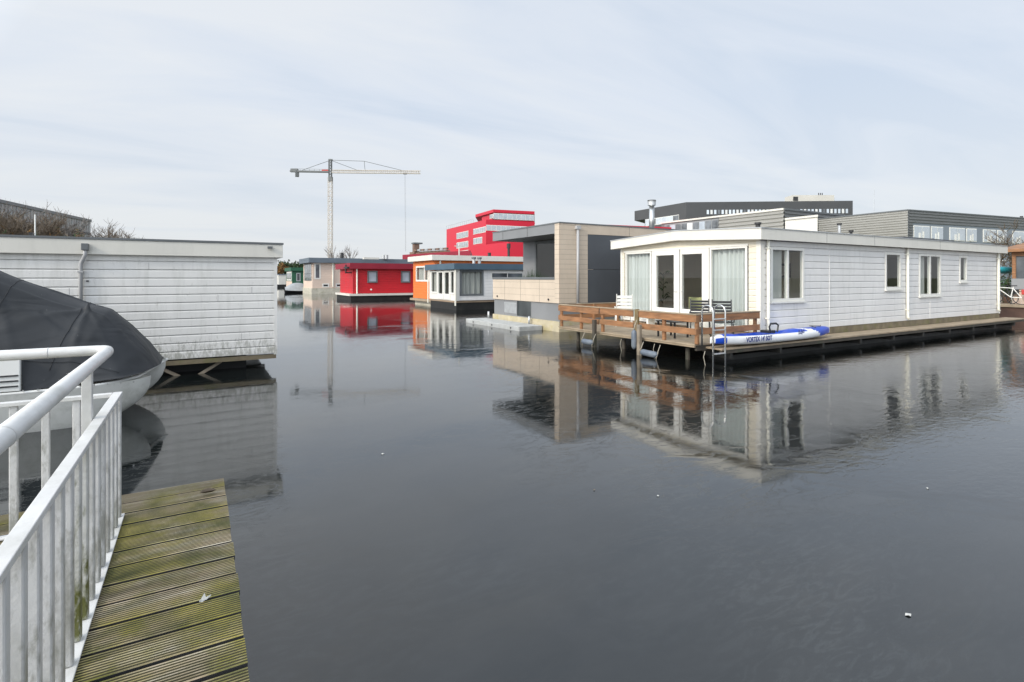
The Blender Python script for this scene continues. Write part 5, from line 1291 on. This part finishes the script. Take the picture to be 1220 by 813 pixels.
# ---------------------------------------------------------------- camera, light, sky
cam = bpy.data.cameras.new('camera'); co = bpy.data.objects.new('camera', cam); col.objects.link(co)
co.location = (0, 0, EYE); co.rotation_euler = (R(90), 0, -TH)
cam.sensor_width = 36; cam.lens = FOC/1220*36; cam.shift_y = -(406.5-HOR)/1220; cam.clip_end = 4000; cam.clip_start = .05
S.camera = co
SUN_EL, SUN_AZ = R(30), math.atan2(-.95, -.22)     # azimuth measured from +Y towards +X
sd = Vector((sin(SUN_AZ)*cos(SUN_EL), cos(SUN_AZ)*cos(SUN_EL), sin(SUN_EL)))
sl = bpy.data.lights.new('sun', 'SUN'); sl.energy = 2.2; sl.angle = R(12); sl.color = (1, .91, .77)
so = bpy.data.objects.new('sun', sl); col.objects.link(so); so.rotation_euler = sd.to_track_quat('Z', 'Y').to_euler()
wd = bpy.data.worlds.new('World'); S.world = wd; wd.use_nodes = True; nt = wd.node_tree; nt.nodes.clear(); L = nt.links.new
out = N(nt, 'ShaderNodeOutputWorld'); bg = N(nt, 'ShaderNodeBackground'); bg.inputs[1].default_value = .1
sky = N(nt, 'ShaderNodeTexSky', sky_type='NISHITA'); sky.sun_disc = False; sky.sun_elevation = SUN_EL; sky.sun_rotation = SUN_AZ; sky.dust_density = 2
tc = N(nt, 'ShaderNodeTexCoord')
sep = N(nt, 'ShaderNodeSeparateXYZ'); L(tc.outputs['Generated'], sep.inputs[0])
# project the direction on a cloud plane
mz = N(nt, 'ShaderNodeMath', operation='MAXIMUM'); L(sep.outputs[2], mz.inputs[0]); mz.inputs[1].default_value = 0.0
az = N(nt, 'ShaderNodeMath', operation='ADD'); L(mz.outputs[0], az.inputs[0]); az.inputs[1].default_value = .12
cmb = N(nt, 'ShaderNodeCombineXYZ')
for i in (0, 1):
    dv_ = N(nt, 'ShaderNodeMath', operation='DIVIDE'); L(sep.outputs[i], dv_.inputs[0]); L(az.outputs[0], dv_.inputs[1]); L(dv_.outputs[0], cmb.inputs[i])
mp = N(nt, 'ShaderNodeMapping'); mp.inputs['Rotation'].default_value = (0, 0, R(35)); mp.inputs['Scale'].default_value = (.35, 1.0, 1); mp.inputs['Location'].default_value = (3.1, 1.7, 0); L(cmb.outputs[0], mp.inputs[0])
n1 = N(nt, 'ShaderNodeTexNoise'); n1.inputs['Scale'].default_value = 1.5; n1.inputs['Detail'].default_value = 8; n1.inputs['Roughness'].default_value = .55; n1.inputs['Distortion'].default_value = .7; L(mp.outputs[0], n1.inputs['Vector'])
rt = N(nt, 'ShaderNodeVectorMath', operation='DOT_PRODUCT'); L(tc.outputs['Generated'], rt.inputs[0]); rt.inputs[1].default_value = (ct*.13, -st*.13, 0)
sb = N(nt, 'ShaderNodeMath', operation='SUBTRACT'); L(n1.outputs[0], sb.inputs[0]); L(rt.outputs['Value'], sb.inputs[1])
cl = ramp(nt, sb.outputs[0], [(.34, (6.9, 7.8, 9.05)), (.50, (7.95, 8.6, 9.55)), (.68, (8.8, 9.2, 9.7))])
hz = N(nt, 'ShaderNodeMapRange'); L(sep.outputs[2], hz.inputs[0]); hz.inputs[1].default_value = 0.0; hz.inputs[2].default_value = .30; hz.inputs[3].default_value = .75; hz.inputs[4].default_value = 0.0
c1 = mixc(nt, hz.outputs[0], cl.outputs[0], (8.5, 8.7, 8.8))
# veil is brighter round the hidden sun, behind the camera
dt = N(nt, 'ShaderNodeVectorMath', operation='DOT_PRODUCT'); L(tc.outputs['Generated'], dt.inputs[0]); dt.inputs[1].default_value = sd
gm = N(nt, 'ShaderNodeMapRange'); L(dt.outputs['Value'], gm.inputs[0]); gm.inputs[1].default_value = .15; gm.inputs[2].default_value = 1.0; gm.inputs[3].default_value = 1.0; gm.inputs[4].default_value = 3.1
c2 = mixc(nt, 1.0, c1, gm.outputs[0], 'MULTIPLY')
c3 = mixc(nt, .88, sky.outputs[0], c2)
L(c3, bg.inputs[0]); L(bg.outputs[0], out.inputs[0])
S.view_settings.view_transform = 'Standard'; S.view_settings.look = 'None'; S.view_settings.exposure = 0; S.view_settings.gamma = 1
S.render.engine = 'CYCLES'; S.cycles.max_bounces = 8; S.cycles.transparent_max_bounces = 12
S.render.resolution_x = 1024; S.render.resolution_y = 682
